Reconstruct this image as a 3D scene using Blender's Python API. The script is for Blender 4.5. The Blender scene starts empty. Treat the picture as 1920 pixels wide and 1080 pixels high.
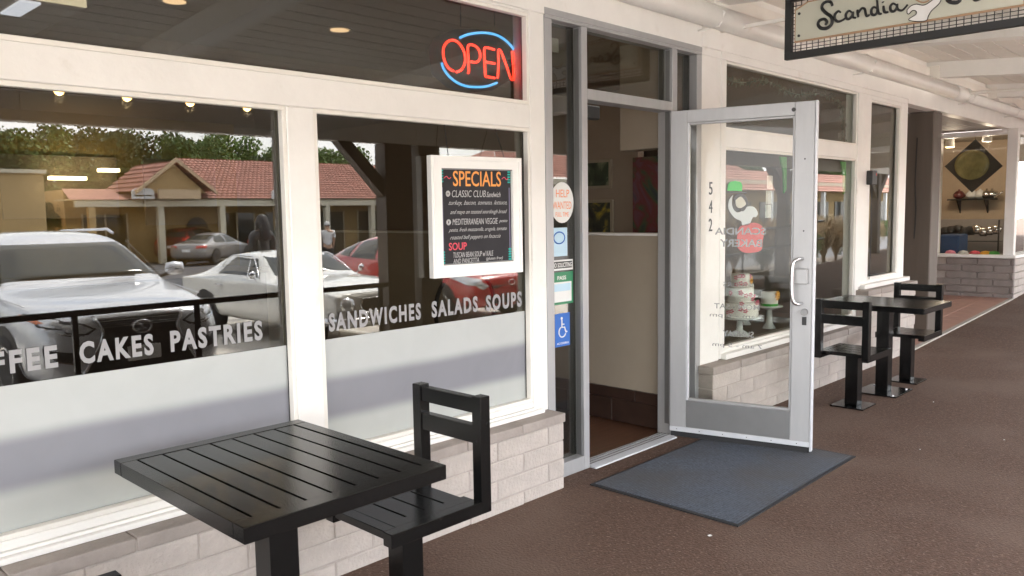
import bpy, bmesh, math, random
import numpy as np
from mathutils import Vector, Matrix, geometry, noise
from mathutils.bvhtree import BVHTree
random.seed(7)
R = math.radians
SC = bpy.context.scene
COL = SC.collection

# ------------------------------------------------------------------ camera, sky, sun, exposure
cam_d = bpy.data.cameras.new('camera'); cam = bpy.data.objects.new('camera', cam_d); COL.objects.link(cam)
ya, pi_, ro = R(46.006), R(5.383), R(-0.8865)
fw = Vector((math.sin(ya)*math.cos(pi_), math.cos(ya)*math.cos(pi_), -math.sin(pi_)))
r0 = Vector((math.cos(ya), -math.sin(ya), 0)); u0 = r0.cross(fw)
rr = r0*math.cos(ro)+u0*math.sin(ro); uu = -r0*math.sin(ro)+u0*math.cos(ro)
cam.matrix_world = Matrix(((rr.x, uu.x, -fw.x, 0), (rr.y, uu.y, -fw.y, -3.095), (rr.z, uu.z, -fw.z, 1.6), (0, 0, 0, 1)))
cam_d.sensor_width = 36; cam_d.lens = 1521.2/1920*36; cam_d.clip_start = .05; cam_d.clip_end = 1000
SC.camera = cam

SUN_EL, SUN_AZ = 56, 95          # azimuth clockwise from +Y
w = bpy.data.worlds.new('World'); SC.world = w; w.use_nodes = True
nt = w.node_tree; nt.nodes.clear()
o_ = nt.nodes.new('ShaderNodeOutputWorld'); bg = nt.nodes.new('ShaderNodeBackground')
sky = nt.nodes.new('ShaderNodeTexSky'); sky.sky_type = 'NISHITA'; sky.sun_disc = False
sky.sun_elevation = R(SUN_EL); sky.sun_rotation = R(SUN_AZ); sky.air_density = 1.2; sky.dust_density = 2.0
tc = nt.nodes.new('ShaderNodeTexCoord'); mp = nt.nodes.new('ShaderNodeMapping'); mp.inputs['Scale'].default_value = (1, 1, 3.2)
nz = nt.nodes.new('ShaderNodeTexNoise'); nz.inputs['Scale'].default_value = 2.6; nz.inputs['Detail'].default_value = 7
rp = nt.nodes.new('ShaderNodeValToRGB'); rp.color_ramp.elements[0].position = .34; rp.color_ramp.elements[1].position = .58
mx = nt.nodes.new('ShaderNodeMixRGB'); mx.inputs[2].default_value = (7.95, 7.85, 7.9, 1)
nt.links.new(tc.outputs['Generated'], mp.inputs[0]); nt.links.new(mp.outputs[0], nz.inputs['Vector'])
nt.links.new(nz.outputs['Fac'], rp.inputs[0]); nt.links.new(rp.outputs[0], mx.inputs[0])
nt.links.new(sky.outputs[0], mx.inputs[1]); nt.links.new(mx.outputs[0], bg.inputs[0]); nt.links.new(bg.outputs[0], o_.inputs[0])
bg.inputs[1].default_value = .15
sd = bpy.data.lights.new('sun', 'SUN'); sd.energy = 3.0; sd.angle = R(12); sd.color = (1, .95, .88)
so = bpy.data.objects.new('sun', sd); COL.objects.link(so)
sdir = Vector((math.sin(R(SUN_AZ))*math.cos(R(SUN_EL)), math.cos(R(SUN_AZ))*math.cos(R(SUN_EL)), math.sin(R(SUN_EL))))
so.rotation_euler = sdir.to_track_quat('Z', 'Y').to_euler(); so.location = (0, -20, 30)
SC.view_settings.view_transform = 'Standard'; SC.view_settings.look = 'None'
SC.view_settings.exposure = 3.07; SC.view_settings.gamma = 1; SC.view_settings.use_curve_mapping = False
SC.cycles.max_bounces = 8; SC.cycles.diffuse_bounces = 5; SC.cycles.glossy_bounces = 4
SC.cycles.transparent_max_bounces = 16; SC.cycles.transmission_bounces = 4
SC.cycles.caustics_reflective = False; SC.cycles.caustics_refractive = False
SC.cycles.sample_clamp_indirect = 6

# ------------------------------------------------------------------ materials
def N(t, k): return t.nodes.new(k)
def mat(name, col, rough=.5, metal=0, var=0, vs=6, bump=0, bs=80, coat=0, stretch=None, speck=None, spec=.5, emit=None, es=0, dirt=None):
    m = bpy.data.materials.new(name); m.use_nodes = True; t = m.node_tree; b = t.nodes['Principled BSDF']
    b.inputs['Roughness'].default_value = rough; b.inputs['Metallic'].default_value = metal
    b.inputs['Coat Weight'].default_value = coat; b.inputs['Coat Roughness'].default_value = .04
    b.inputs['Specular IOR Level'].default_value = spec
    b.inputs['Base Color'].default_value = (*col, 1)
    if emit: b.inputs['Emission Color'].default_value = (*emit, 1); b.inputs['Emission Strength'].default_value = es
    if var or bump or speck or dirt:
        c = N(t, 'ShaderNodeTexCoord'); v = c.outputs['Object']
        if stretch:
            g = N(t, 'ShaderNodeMapping'); g.inputs['Scale'].default_value = stretch; t.links.new(v, g.inputs[0]); v = g.outputs[0]
    out = None
    if var:
        n = N(t, 'ShaderNodeTexNoise'); n.inputs['Scale'].default_value = vs; n.inputs['Detail'].default_value = 8; n.inputs['Roughness'].default_value = .62
        t.links.new(v, n.inputs['Vector'])
        x = N(t, 'ShaderNodeValToRGB'); x.color_ramp.elements[0].position = .3; x.color_ramp.elements[1].position = .72
        x.color_ramp.elements[0].color = (*[k*(1-var) for k in col], 1); x.color_ramp.elements[1].color = (*[min(1, k*(1+var)) for k in col], 1)
        t.links.new(n.outputs['Fac'], x.inputs[0]); out = x.outputs[0]
    for (scale, lo, hi, c2) in ([speck] if speck else [])+([dirt] if dirt else []):
        n = N(t, 'ShaderNodeTexNoise'); n.inputs['Scale'].default_value = scale; n.inputs['Detail'].default_value = 4; t.links.new(v, n.inputs['Vector'])
        x = N(t, 'ShaderNodeValToRGB'); x.color_ramp.elements[0].position = lo; x.color_ramp.elements[1].position = hi
        t.links.new(n.outputs['Fac'], x.inputs[0])
        q = N(t, 'ShaderNodeMixRGB'); t.links.new(x.outputs[0], q.inputs[0]); q.inputs[2].default_value = (*c2, 1)
        if out: t.links.new(out, q.inputs[1])
        else: q.inputs[1].default_value = (*col, 1)
        out = q.outputs[0]
    if out: t.links.new(out, b.inputs['Base Color'])
    if bump:
        n = N(t, 'ShaderNodeTexNoise'); n.inputs['Scale'].default_value = bs; n.inputs['Detail'].default_value = 5; t.links.new(v, n.inputs['Vector'])
        bp = N(t, 'ShaderNodeBump'); bp.inputs['Strength'].default_value = bump; bp.inputs['Distance'].default_value = .01
        t.links.new(n.outputs['Fac'], bp.inputs['Height']); t.links.new(bp.outputs[0], b.inputs['Normal'])
    return m

def glass(name, tint=(.86, .88, .85), f0=.05, rough=.0, pw=5.0):
    m = bpy.data.materials.new(name); m.use_nodes = True; t = m.node_tree; t.nodes.clear()
    o = N(t, 'ShaderNodeOutputMaterial'); mix = N(t, 'ShaderNodeMixShader'); tr = N(t, 'ShaderNodeBsdfTransparent'); gl = N(t, 'ShaderNodeBsdfGlossy')
    tr.inputs[0].default_value = (*tint, 1); gl.inputs['Roughness'].default_value = rough; gl.inputs['Color'].default_value = (1, 1, 1, 1)
    lw = N(t, 'ShaderNodeLayerWeight'); lw.inputs[0].default_value = .5
    p = N(t, 'ShaderNodeMath'); p.operation = 'POWER'; p.inputs[1].default_value = pw
    a = N(t, 'ShaderNodeMath'); a.operation = 'MULTIPLY_ADD'; a.inputs[1].default_value = 1-f0; a.inputs[2].default_value = f0
    t.links.new(lw.outputs['Facing'], p.inputs[0]); t.links.new(p.outputs[0], a.inputs[0]); t.links.new(a.outputs[0], mix.inputs[0])
    t.links.new(tr.outputs[0], mix.inputs[1]); t.links.new(gl.outputs[0], mix.inputs[2]); t.links.new(mix.outputs[0], o.inputs[0])
    return m

M = dict(
 white=mat('white_paint', (.82, .80, .765), .42, var=.05, vs=3, bump=.2, bs=32, dirt=(7, .66, .84, (.70, .66, .60)), stretch=(1, 1, 1)),
 whitebead=mat('white_bead', (.81, .78, .72), .4, var=.04),
 ceil=mat('porch_paint', (.80, .765, .71), .6, var=.07, vs=2, bump=.2, bs=60),
 brick=mat('painted_brick', (.47, .415, .375), .75, var=.12, vs=9, bump=.8, bs=55, dirt=(5, .66, .8, (.38, .33, .30))),
 mortar=mat('painted_mortar', (.40, .35, .315), .85, var=.1, bump=.6, bs=90),
 cap=mat('brick_coping', (.33, .285, .255), .75, var=.14, vs=7, bump=.5, bs=60),
 darkbrick=mat('grey_brick', (.24, .205, .19), .8, var=.16, vs=8, bump=.6, bs=50),
 alu=mat('anodised_aluminium', (.40, .40, .405), .45, metal=.3, var=.06, vs=5, stretch=(3, 3, .6)),
 alud=mat('aluminium_reveal', (.21, .21, .21), .42, metal=.5, var=.05),
 aluw=mat('bright_aluminium', (.62, .63, .66), .5, metal=.25, var=.05),
 steel=mat('steel', (.62, .62, .63), .22, metal=1),
 black=mat('black_powder_coat', (.0045, .0045, .0045), .21, var=.3, vs=12, bump=.05, bs=200, spec=.36, speck=(45, .72, .76, (.05, .05, .047))),
 blackslot=mat('black_paint', (.010, .010, .010), .35),
 walk=mat('brown_paint_paving', (.110, .067, .049), .8, var=.28, vs=30, bump=1.0, bs=75, spec=.25, speck=(60, .60, .68, (.20, .145, .115)), dirt=(1.1, .46, .72, (.145, .098, .075))),
 mat=None,
 rubber=mat('rubber_edge', (.02, .02, .022), .7),
 tile=mat('terracotta_tile', (.36, .20, .15), .55, var=.14, vs=4, bump=.2, bs=30),
 apron_bounce=mat('pale_bounce', (.50, .47, .42), .85, var=.08, vs=3, bump=.3), concrete=mat('concrete', (.42, .38, .34), .8, var=.1, bump=.3),
 asphalt=mat('asphalt', (.06, .06, .066), .85, var=.2, vs=2, bump=.8, bs=60),
 line=mat('lot_paint', (.7, .7, .66), .7, var=.1),
 post=mat('taupe_post', (.112, .089, .072), .6, var=.1, vs=3, bump=.3, bs=30, stretch=(4, 4, .4)),
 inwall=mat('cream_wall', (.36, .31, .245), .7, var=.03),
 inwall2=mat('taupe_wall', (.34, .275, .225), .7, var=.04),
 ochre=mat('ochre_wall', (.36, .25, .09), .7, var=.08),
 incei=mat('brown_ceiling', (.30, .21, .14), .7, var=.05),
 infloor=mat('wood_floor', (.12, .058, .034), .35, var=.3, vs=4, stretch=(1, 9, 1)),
 base=mat('dark_tile_base', (.045, .026, .02), .3, var=.25, vs=5),
 g=glass('window_glass', (.62, .62, .58), .070),
 gdoor=glass('door_glass', (.98, .985, .97), .008, pw=6.5), gtrans=glass('transom_glass', (.80, .80, .76), .026), gclear=glass('bakery_glass', (.90, .91, .88), .032, pw=5.5),
 film=None,
 letter=mat('vinyl_letters', (.31, .305, .31), .6, var=.03),
 chalk=mat('chalkboard', (.022, .02, .024), .75, var=.25, vs=8),
 frame=mat('white_picture_frame', (.84, .83, .80), .35, var=.03),
 chw=mat('white_chalk', (.50, .49, .49), .9), cho=mat('orange_chalk', (.85, .36, .10), .9), chr=mat('red_chalk', (.75, .10, .14), .9), chg=mat('green_chalk', (.03, .42, .36), .9), chp=mat('purple_chalk', (.22, .2, .3), .9),
 red=mat('neon_red', (.5, .05, .03), .3, emit=(1, .030, .014), es=1.15), blue=mat('neon_blue', (.1, .3, .5), .3, emit=(.03, .17, .40), es=1.15),
 acryl=mat('dark_acrylic', (.02, .02, .03), .1),
 paper=mat('paper', (.78, .78, .76), .8), blueink=mat('blue_sticker', (.02, .13, .48), .4), green=mat('green_sticker', (.03, .22, .10), .4), lblue=mat('pale_blue_print', (.5, .68, .80), .6),
 orange=mat('orange_marker', (.85, .30, .14), .8),
 signp=mat('sign_panel', (.56, .555, .46), .5, var=.02), tan=mat('tan_edge', (.42, .26, .15), .5), signk=mat('sign_black', (.015, .015, .015), .5),
 skin=mat('skin', (.45, .27, .18), .5), hair=mat('hair', (.012, .010, .010), .5), skirt=mat('red_skirt', (.50, .075, .07), .6), lime=mat('green_cake', (.02, .55, .06), .5), greyw=mat('pale_grey_dress', (.55, .60, .60), .5),
 icing=mat('white_icing', (.82, .80, .78), .4), pink=mat('pink_flowers', (.80, .25, .36), .5), yellow=mat('yellow_flower', (.85, .42, .03), .5), gicing=mat('green_icing', (.05, .35, .05), .5), porcelain=mat('porcelain', (.72, .74, .75), .2),
 carwhite=mat('pearl_silver_paint', (.66, .68, .72), .28, metal=.25, coat=1), carcream=mat('white_car_paint', (.78, .77, .72), .22, coat=1), carred=mat('red_car_paint', (.42, .020, .022), .25, coat=1), carred2=mat('maroon_paint', (.14, .018, .018), .3, coat=1), carsil=mat('silver_paint', (.28, .27, .26), .3, metal=.4, coat=1), cargreen=mat('dark_green_paint', (.012, .035, .035), .3, coat=1),
 carglass=mat('car_glass', (.035, .042, .04), .05), tyre=mat('tyre', (.02, .02, .02), .8), trim=mat('black_trim', (.018, .018, .018), .5), chrome=mat('chrome', (.75, .75, .76), .12, metal=1), lamp=mat('headlamp', (.62, .64, .66), .12, metal=.3, coat=1), tail=mat('tail_lamp', (.6, .03, .02), .2, coat=1), amber=mat('amber_lamp', (.7, .16, .03), .2, coat=1), interior=mat('cabin_dark', (.05, .05, .05), .7),
 roof=mat('clay_tile_roof', (.34, .16, .12), .8, var=.35, vs=2.4, bump=.3, bs=20), stucco=mat('ochre_stucco', (.52, .36, .17), .9, var=.06), fascia=mat('cream_fascia', (.66, .60, .46), .7), wood=mat('light_timber', (.62, .45, .28), .7), dark=mat('dark_opening', (.02, .018, .016), .4),
 bark=mat('bark', (.10, .075, .055), .9, var=.3), stem=mat('stem', (.12, .10, .05), .8),
 straw=mat('dry_grass_blade', (.42, .32, .20), .8, var=.3, vs=3), plant=mat('green_leaf', (.10, .16, .04), .6, var=.4, vs=4),
 shirt=mat('white_shirt', (.72, .70, .68), .8), trouser=mat('dark_trousers', (.03, .03, .035), .8), hairw=mat('grey_hair', (.55, .54, .52), .8),
 bulb=mat('lamp_bulb', (.8, .7, .5), .3, emit=(1, .60, .20), es=1.6), bulb2=mat('can_lamp', (.8, .7, .55), .3, emit=(1, .66, .38), es=.30), tube=mat('lamp_tube', (.8, .7, .5), .3, emit=(1, .80, .45), es=1.8), fluo=mat('diffuser', (.8, .8, .85), .3, emit=(.75, .8, 1), es=.22),
 cork=mat('brown_ledge', (.20, .15, .105), .6, var=.12), peach=mat('peach_wall', (.56, .45, .34), .8, var=.05), charcoal=mat('charcoal_board', (.045, .042, .035), .6), plate=mat('glazed_plate', (.30, .27, .11), .25, var=.35, vs=6), greyceil=mat('grey_planks', (.33, .30, .29), .6, var=.06),
 bluecloth=mat('blue_cloth', (.02, .06, .16), .7), garl=mat('dark_garland', (.10, .11, .07), .8),
)
LEAVES = [mat('leaf_dark', (.040, .075, .024), .6, var=.5, vs=2), mat('leaf_mid', (.075, .135, .030), .6, var=.4, vs=2), mat('leaf_light', (.12, .19, .035), .6, var=.3, vs=2)]

def ribbed():                       # ribbed carpet mat: ridges run along X, blue-grey yarn
    m = mat('ribbed_carpet', (.080, .094, .122), .95, var=.32, vs=60, speck=(90, .62, .72, (.20, .225, .27)), dirt=(1.9, .42, .72, (.080, .078, .080)))
    t = m.node_tree; b = t.nodes['Principled BSDF']; c = N(t, 'ShaderNodeTexCoord')
    wv = N(t, 'ShaderNodeTexWave'); wv.wave_type = 'BANDS'; wv.bands_direction = 'Y'; wv.inputs['Scale'].default_value = 19; wv.inputs['Distortion'].default_value = .25
    bp = N(t, 'ShaderNodeBump'); bp.inputs['Strength'].default_value = .8; bp.inputs['Distance'].default_value = .004
    t.links.new(c.outputs['Object'], wv.inputs['Vector']); t.links.new(wv.outputs['Fac'], bp.inputs['Height']); t.links.new(bp.outputs[0], b.inputs['Normal'])
    return m
M['mat'] = ribbed()

def filmmat():                      # frosted vinyl with one soft lavender-grey stripe at fixed height
    m = bpy.data.materials.new('frosted_film'); m.use_nodes = True; t = m.node_tree; b = t.nodes['Principled BSDF']
    c = N(t, 'ShaderNodeNewGeometry'); s = N(t, 'ShaderNodeSeparateXYZ'); t.links.new(c.outputs['Position'], s.inputs[0])
    mr = N(t, 'ShaderNodeMapRange'); mr.inputs['From Min'].default_value = .5; mr.inputs['From Max'].default_value = 1.04
    n = N(t, 'ShaderNodeTexNoise'); n.inputs['Scale'].default_value = 1.3; t.links.new(c.outputs['Position'], n.inputs['Vector'])
    ad = N(t, 'ShaderNodeMath'); ad.operation = 'MULTIPLY_ADD'; ad.inputs[1].default_value = .03; t.links.new(n.outputs['Fac'], ad.inputs[0]); t.links.new(s.outputs['Z'], ad.inputs[2])
    t.links.new(ad.outputs[0], mr.inputs[0])
    rp = N(t, 'ShaderNodeValToRGB'); e = rp.color_ramp.elements; rp.color_ramp.interpolation = 'EASE'
    lo, hi, bd = (.44, .455, .435), (.465, .48, .47), (.225, .226, .252)
    e[0].position = 0; e[0].color = (*lo, 1); e[1].position = 1; e[1].color = (*hi, 1)
    for p, k in ((.27, lo), (.39, bd), (.62, bd), (.74, hi)):
        q = e.new(p); q.color = (*k, 1)
    t.links.new(mr.outputs[0], rp.inputs[0]); t.links.new(rp.outputs[0], b.inputs['Base Color']); b.inputs['Roughness'].default_value = .6
    n2 = N(t, 'ShaderNodeTexNoise'); n2.inputs['Scale'].default_value = 5; n2.inputs['Detail'].default_value = 6; n2.inputs['Distortion'].default_value = 1.2; t.links.new(c.outputs['Position'], n2.inputs['Vector'])
    r2 = N(t, 'ShaderNodeValToRGB'); r2.color_ramp.elements[0].position = .35; r2.color_ramp.elements[0].color = (.965, .965, .96, 1); r2.color_ramp.elements[1].position = .62
    t.links.new(n2.outputs['Fac'], r2.inputs[0]); mm = N(t, 'ShaderNodeMixRGB'); mm.blend_type = 'MULTIPLY'; mm.inputs[0].default_value = 1
    t.links.new(rp.outputs[0], mm.inputs[1]); t.links.new(r2.outputs[0], mm.inputs[2]); t.links.new(mm.outputs[0], b.inputs['Base Color'])
    return m
M['film'] = filmmat()

# ------------------------------------------------------------------ mesh helpers
class MB:
    def __init__(s): s.v = []; s.f = []
    def add(s, vs, fs):
        k = len(s.v); s.v += [tuple(a) for a in vs]; s.f += [tuple(i+k for i in f) for f in fs]; return s
    def box(s, a, b, c=0):          # opposite corners, c = chamfer
        x0, x1 = sorted((a[0], b[0])); y0, y1 = sorted((a[1], b[1])); z0, z1 = sorted((a[2], b[2]))
        if c <= 0:
            return s.add([(x0, y0, z0), (x1, y0, z0), (x1, y1, z0), (x0, y1, z0), (x0, y0, z1), (x1, y0, z1), (x1, y1, z1), (x0, y1, z1)],
                         [(0, 3, 2, 1), (4, 5, 6, 7), (0, 1, 5, 4), (1, 2, 6, 5), (2, 3, 7, 6), (3, 0, 4, 7)])
        c = min(c, (x1-x0)*.45, (y1-y0)*.45, (z1-z0)*.45)
        bm = bmesh.new(); bmesh.ops.create_cube(bm, size=1)
        for v in bm.verts: v.co = Vector(((x0+x1)/2+v.co.x*(x1-x0), (y0+y1)/2+v.co.y*(y1-y0), (z0+z1)/2+v.co.z*(z1-z0)))
        bmesh.ops.bevel(bm, geom=bm.edges[:], offset=c, segments=1, affect='EDGES')
        bm.verts.index_update(); s.add([v.co[:] for v in bm.verts], [[v.index for v in f.verts] for f in bm.faces]); bm.free(); return s
    def cyl(s, a, b, r, r2=None, n=16, cap=True):
        a, b = Vector(a), Vector(b); d = (b-a).normalized(); r2 = r if r2 is None else r2
        q = d.orthogonal().normalized(); p = d.cross(q)
        vs = [a+(q*math.cos(t)+p*math.sin(t))*r for t in [2*math.pi*i/n for i in range(n)]]+[b+(q*math.cos(t)+p*math.sin(t))*r2 for t in [2*math.pi*i/n for i in range(n)]]
        fs = [(i, (i+1) % n, n+(i+1) % n, n+i) for i in range(n)]
        if cap: fs += [tuple(range(n-1, -1, -1)), tuple(range(n, 2*n))]
        return s.add(vs, fs)
    def tube(s, pts, r, n=8, closed=False):
        pts = [Vector(p) for p in pts]; m = len(pts); vs = []; q = None
        for i, p in enumerate(pts):
            d = (pts[(i+1) % m]-pts[i-1]) if closed else (pts[min(i+1, m-1)]-pts[max(i-1, 0)])
            d.normalize()
            if q is None: q = d.orthogonal().normalized()
            q = (q-d*q.dot(d)).normalized(); k = d.cross(q)
            rad = r(i/(m-1)) if callable(r) else r
            vs += [p+(q*math.cos(2*math.pi*j/n)+k*math.sin(2*math.pi*j/n))*rad for j in range(n)]
        fs = [(i*n+j, i*n+(j+1) % n, ((i+1) % m)*n+(j+1) % n, ((i+1) % m)*n+j) for i in range(m if closed else m-1) for j in range(n)]
        if not closed: fs += [tuple(range(n-1, -1, -1)), tuple(range((m-1)*n, m*n))]
        return s.add(vs, fs)
    def prism(s, poly, ax, a, b):   # polygon (2D) extruded along axis ax from a to b
        def P(u, v, t): return {'x': (t, u, v), 'y': (u, t, v), 'z': (u, v, t)}[ax]
        n = len(poly)
        return s.add([P(u, v, a) for u, v in poly]+[P(u, v, b) for u, v in poly],
                     [tuple(range(n)), tuple(range(2*n-1, n-1, -1))]+[(i, n+i, n+(i+1) % n, (i+1) % n) for i in range(n)])
    def lathe(s, prof, c, n=20):
        vs = [(c[0]+r*math.cos(2*math.pi*j/n), c[1]+r*math.sin(2*math.pi*j/n), c[2]+z) for r, z in prof for j in range(n)]
        return s.add(vs, [(i*n+j, i*n+(j+1) % n, (i+1)*n+(j+1) % n, (i+1)*n+j) for i in range(len(prof)-1) for j in range(n)]+[tuple(range(n-1, -1, -1)), tuple(range((len(prof)-1)*n, len(prof)*n))])
    def mesh(s, name, m, off=(0, 0, 0), smooth=False):
        me = bpy.data.meshes.new(name); me.from_pydata([(a[0]-off[0], a[1]-off[1], a[2]-off[2]) for a in s.v], [], s.f)
        bm = bmesh.new(); bm.from_mesh(me); bmesh.ops.recalc_face_normals(bm, faces=bm.faces[:]); bm.to_mesh(me); bm.free()
        me.materials.append(M[m] if isinstance(m, str) else m)
        if smooth: me.polygons.foreach_set('use_smooth', [True]*len(me.polygons))
        me.update(); return me
def origin(o):
    v = Vector((0, 0, 0))
    while o is not None: v += o.location; o = o.parent
    return v
def put(name, mb, m, parent=None, smooth=False, **props):      # world-coordinate mesh builder -> one object
    me = mb.mesh(name, m, origin(parent) if parent else (0, 0, 0), smooth)
    o = bpy.data.objects.new(name, me); COL.objects.link(o); o.parent = parent
    for k, v in props.items(): o[k] = v
    return o
def thing(name, label, cat, loc=(0, 0, 0), group=None):
    o = bpy.data.objects.new(name, None); COL.objects.link(o); o.location = loc; o.empty_display_size = .1
    o['label'] = label; o['category'] = cat
    if group: o['group'] = group
    return o
def single(name, mb, m, label, cat, group=None, smooth=False):
    c = np.array(mb.v); base = (float(c[:, 0].mean()), float(c[:, 1].mean()), float(c[:, 2].min()))
    me = mb.mesh(name, m, base, smooth); o = bpy.data.objects.new(name, me); COL.objects.link(o); o.location = base
    o['label'] = label; o['category'] = cat
    if group: o['group'] = group
    return o
def box(a, b, c=0): return MB().box(a, b, c)
def share(name, me, parent, loc, rot=(0, 0, 0), scale=(1, 1, 1)):
    o = bpy.data.objects.new(name, me); COL.objects.link(o); o.parent = parent
    o.location = Vector(loc)-(origin(parent) if parent else Vector()); o.rotation_euler = rot; o.scale = scale; return o
def kids(o): return [c for c in COL.objects if c.parent == o]
def copy_tree(o, parent=None, mapping=None):
    mapping = mapping if mapping is not None else tree_index()
    c = o.copy(); COL.objects.link(c); c.parent = parent
    for ch in mapping.get(o, []): copy_tree(ch, c, mapping)
    return c
def tree_index():
    d = {}
    for x in COL.objects:
        if x.parent: d.setdefault(x.parent, []).append(x)
    return d
_tc = {}
def text_geo(s, bold=0, shear=0, space=1):
    k = (s, bold, shear, space)
    if k not in _tc:
        c = bpy.data.curves.new('t', 'FONT'); c.body = s; c.offset = bold; c.shear = shear; c.space_character = space; c.extrude = .5; c.resolution_u = 3
        o = bpy.data.objects.new('t', c); COL.objects.link(o); dg = bpy.context.evaluated_depsgraph_get()
        e = o.evaluated_get(dg); me = e.to_mesh(); v = np.array([p.co[:] for p in me.vertices]); f = [tuple(p.vertices) for p in me.polygons]
        e.to_mesh_clear(); bpy.data.objects.remove(o); bpy.data.curves.remove(c)
        v[:, 0] -= v[:, 0].min(); v[:, 0] /= v[:, 0].max(); v[:, 1] -= v[:, 1].min(); v[:, 1] /= v[:, 1].max()
        _tc[k] = (v, f)
    return _tc[k]
def text(mb, s, o, u, v, wd, ht, depth=.0015, **kw):   # fits the words into the box o, o+u*wd, o+v*ht
    V, F = text_geo(s, **kw); o, u, v = Vector(o), Vector(u).normalized(), Vector(v).normalized(); n = u.cross(v)
    return mb.add([o+u*(float(a[0])*wd)+v*(float(a[1])*ht)+n*(float(a[2])*2*depth) for a in V], F)
def smooth_path(pts, k=6):
    P = [Vector(p) for p in pts]; out = []
    for i in range(len(P)-1):
        a, b, c, d = P[max(i-1, 0)], P[i], P[i+1], P[min(i+2, len(P)-1)]
        for j in range(k):
            t = j/k; out.append(.5*((2*b)+(c-a)*t+(2*a-5*b+4*c-d)*t*t+(3*b-a-3*c+d)*t**3))
    out.append(P[-1]); return out

# ------------------------------------------------------------------ ground
def gz(x): return 0 if x < 9.4 else (x-9.4)*.042
def lotz(y): return -.19+(y+4.35)*.0125
def sheet(name, x0, x1, y0, y1, nx, ny, zf, m, **props):
    mb = MB(); xs = np.linspace(x0, x1, nx+1); ys = np.linspace(y0, y1, ny+1)
    mb.add([(float(x), float(y), zf(float(x), float(y))) for x in xs for y in ys],
           [(i*(ny+1)+j, (i+1)*(ny+1)+j, (i+1)*(ny+1)+j+1, i*(ny+1)+j+1) for i in range(nx) for j in range(ny)])
    return put(name, mb, m, **props)
sheet('walkway', -6, 40, -4.30, .06, 230, 2, lambda x, y: gz(x), 'walk', kind='structure')
sheet('parking_lot', -60, 120, -140, -4.35, 2, 8, lambda x, y: lotz(y), 'asphalt', kind='structure')
sheet('ground', -400, 400, -500, -100, 2, 2, lambda x, y: lotz(-140)-.3, 'asphalt', kind='structure')
sheet('bounce_apron', -14, 20, -11.5, -4.36, 2, 2, lambda x, y: lotz(y)+.004, 'apron_bounce', kind='structure')  # pale sheet added to bounce daylight up under the porch
mb = MB()
for i in range(46):
    x = -6+i; mb.box((x, -4.42, -.35), (x+.994, -4.30, gz(x)-.003), .01)
put('kerb', mb, 'concrete', kind='structure')
sheet('shop_floor', -4, 9.4, .055, 9, 6, 4, lambda x, y: .004, 'infloor', kind='structure')
for i in range(9):
    x = -1.2+i*2.85
    mb = MB(); mb.add([(x-.05, -9.6, lotz(-9.6)+.006), (x+.05, -9.6, lotz(-9.6)+.006), (x+.05, -4.9, lotz(-4.9)+.006), (x-.05, -4.9, lotz(-4.9)+.006)], [(0, 1, 2, 3)])
    put('parking_line', mb, 'line', kind='structure')
CH = {(3.43, 1.99): 'pale paint chip on the walkway in front of the mat', (8.1, 1.55): 'pale chip beyond the far stool', (7.05, 2.05): 'pale chip in front of the far table', (3.05, 1.6): 'small pale chip left of the mat corner', (5.6, 1.7): 'tiny pale chip right of the mat', (6.2, 1.35): 'tiny pale chip right of the open door', (9.8, 1.7): 'pale chip far along the walkway'}
# small chips and litter on the paving
for (x, y, s) in ((3.43, 1.99, .028), (8.1, 1.55, .018), (7.05, 2.05, .016), (3.05, 1.6, .010), (5.6, 1.7, .010), (6.2, 1.35, .012), (9.8, 1.7, .03)):
    mb = MB(); n = 7; pts = [(x+math.cos(k*.9)*s*random.uniform(.3, .75), (y-3.095)+math.sin(k*.9)*s*random.uniform(.2, .5)) for k in range(n)]
    mb.prism(pts, 'z', gz(x)+.0005, gz(x)+.003)
    single('paint_chip', mb, 'paper', CH[(x, y)], 'litter', group='pale chips on the walkway')

mb = MB(); rg = random.Random(11)
for k in range(500):
    x = rg.uniform(2.2, 9.0); y = -.14-abs(rg.gauss(0, 1))*1.1 if k % 3 else -.135-rg.random()**2*.25
    if y < -3 or (x < 3.5 and y > -.14): continue
    q = rg.uniform(.001, .0024); a = rg.uniform(0, 6.28); P = [(x+q*math.cos(a+t), y+q*math.sin(a+t)*.7) for t in (0, 1.7, 3.3, 4.9)]
    mb.add([(u, v, .0005) for u, v in P]+[(x, y, .0006+q*.7)], [(0, 1, 4), (1, 2, 4), (2, 3, 4), (3, 0, 4)])
put('grit', mb, 'mortar', kind='stuff')
# ------------------------------------------------------------------ porch roof
RZ, RS = 3.03, .075
def rz(y): return RZ+RS*y         # rafter underside height at y (y negative outwards)
pr = thing('porch_roof', 'white painted timber porch roof with rafters over the walkway', 'porch roof', (5, -2, 2.6))
for i in range(8):
    x = .35+i*2.43
    if i > 4: x += .0
    mb = MB(); y0, y1 = -4.6, .0; wd = .085; h = .17
    mb.add([(x-wd, y0, rz(y0)), (x+wd, y0, rz(y0)), (x+wd, y1, rz(y1)), (x-wd, y1, rz(y1)), (x-wd, y0, rz(y0)+h), (x+wd, y0, rz(y0)+h), (x+wd, y1, rz(y1)+h), (x-wd, y1, rz(y1)+h)],
           [(0, 3, 2, 1), (4, 5, 6, 7), (0, 1, 5, 4), (1, 2, 6, 5), (2, 3, 7, 6), (3, 0, 4, 7)])
    r = put('rafter', mb, 'white', pr)
    put('rafter_hanger', box((x-wd-.012, -.14, rz(0)-.03), (x+wd+.012, -.004, rz(0)+.12), .004), 'ceil', r)
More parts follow.
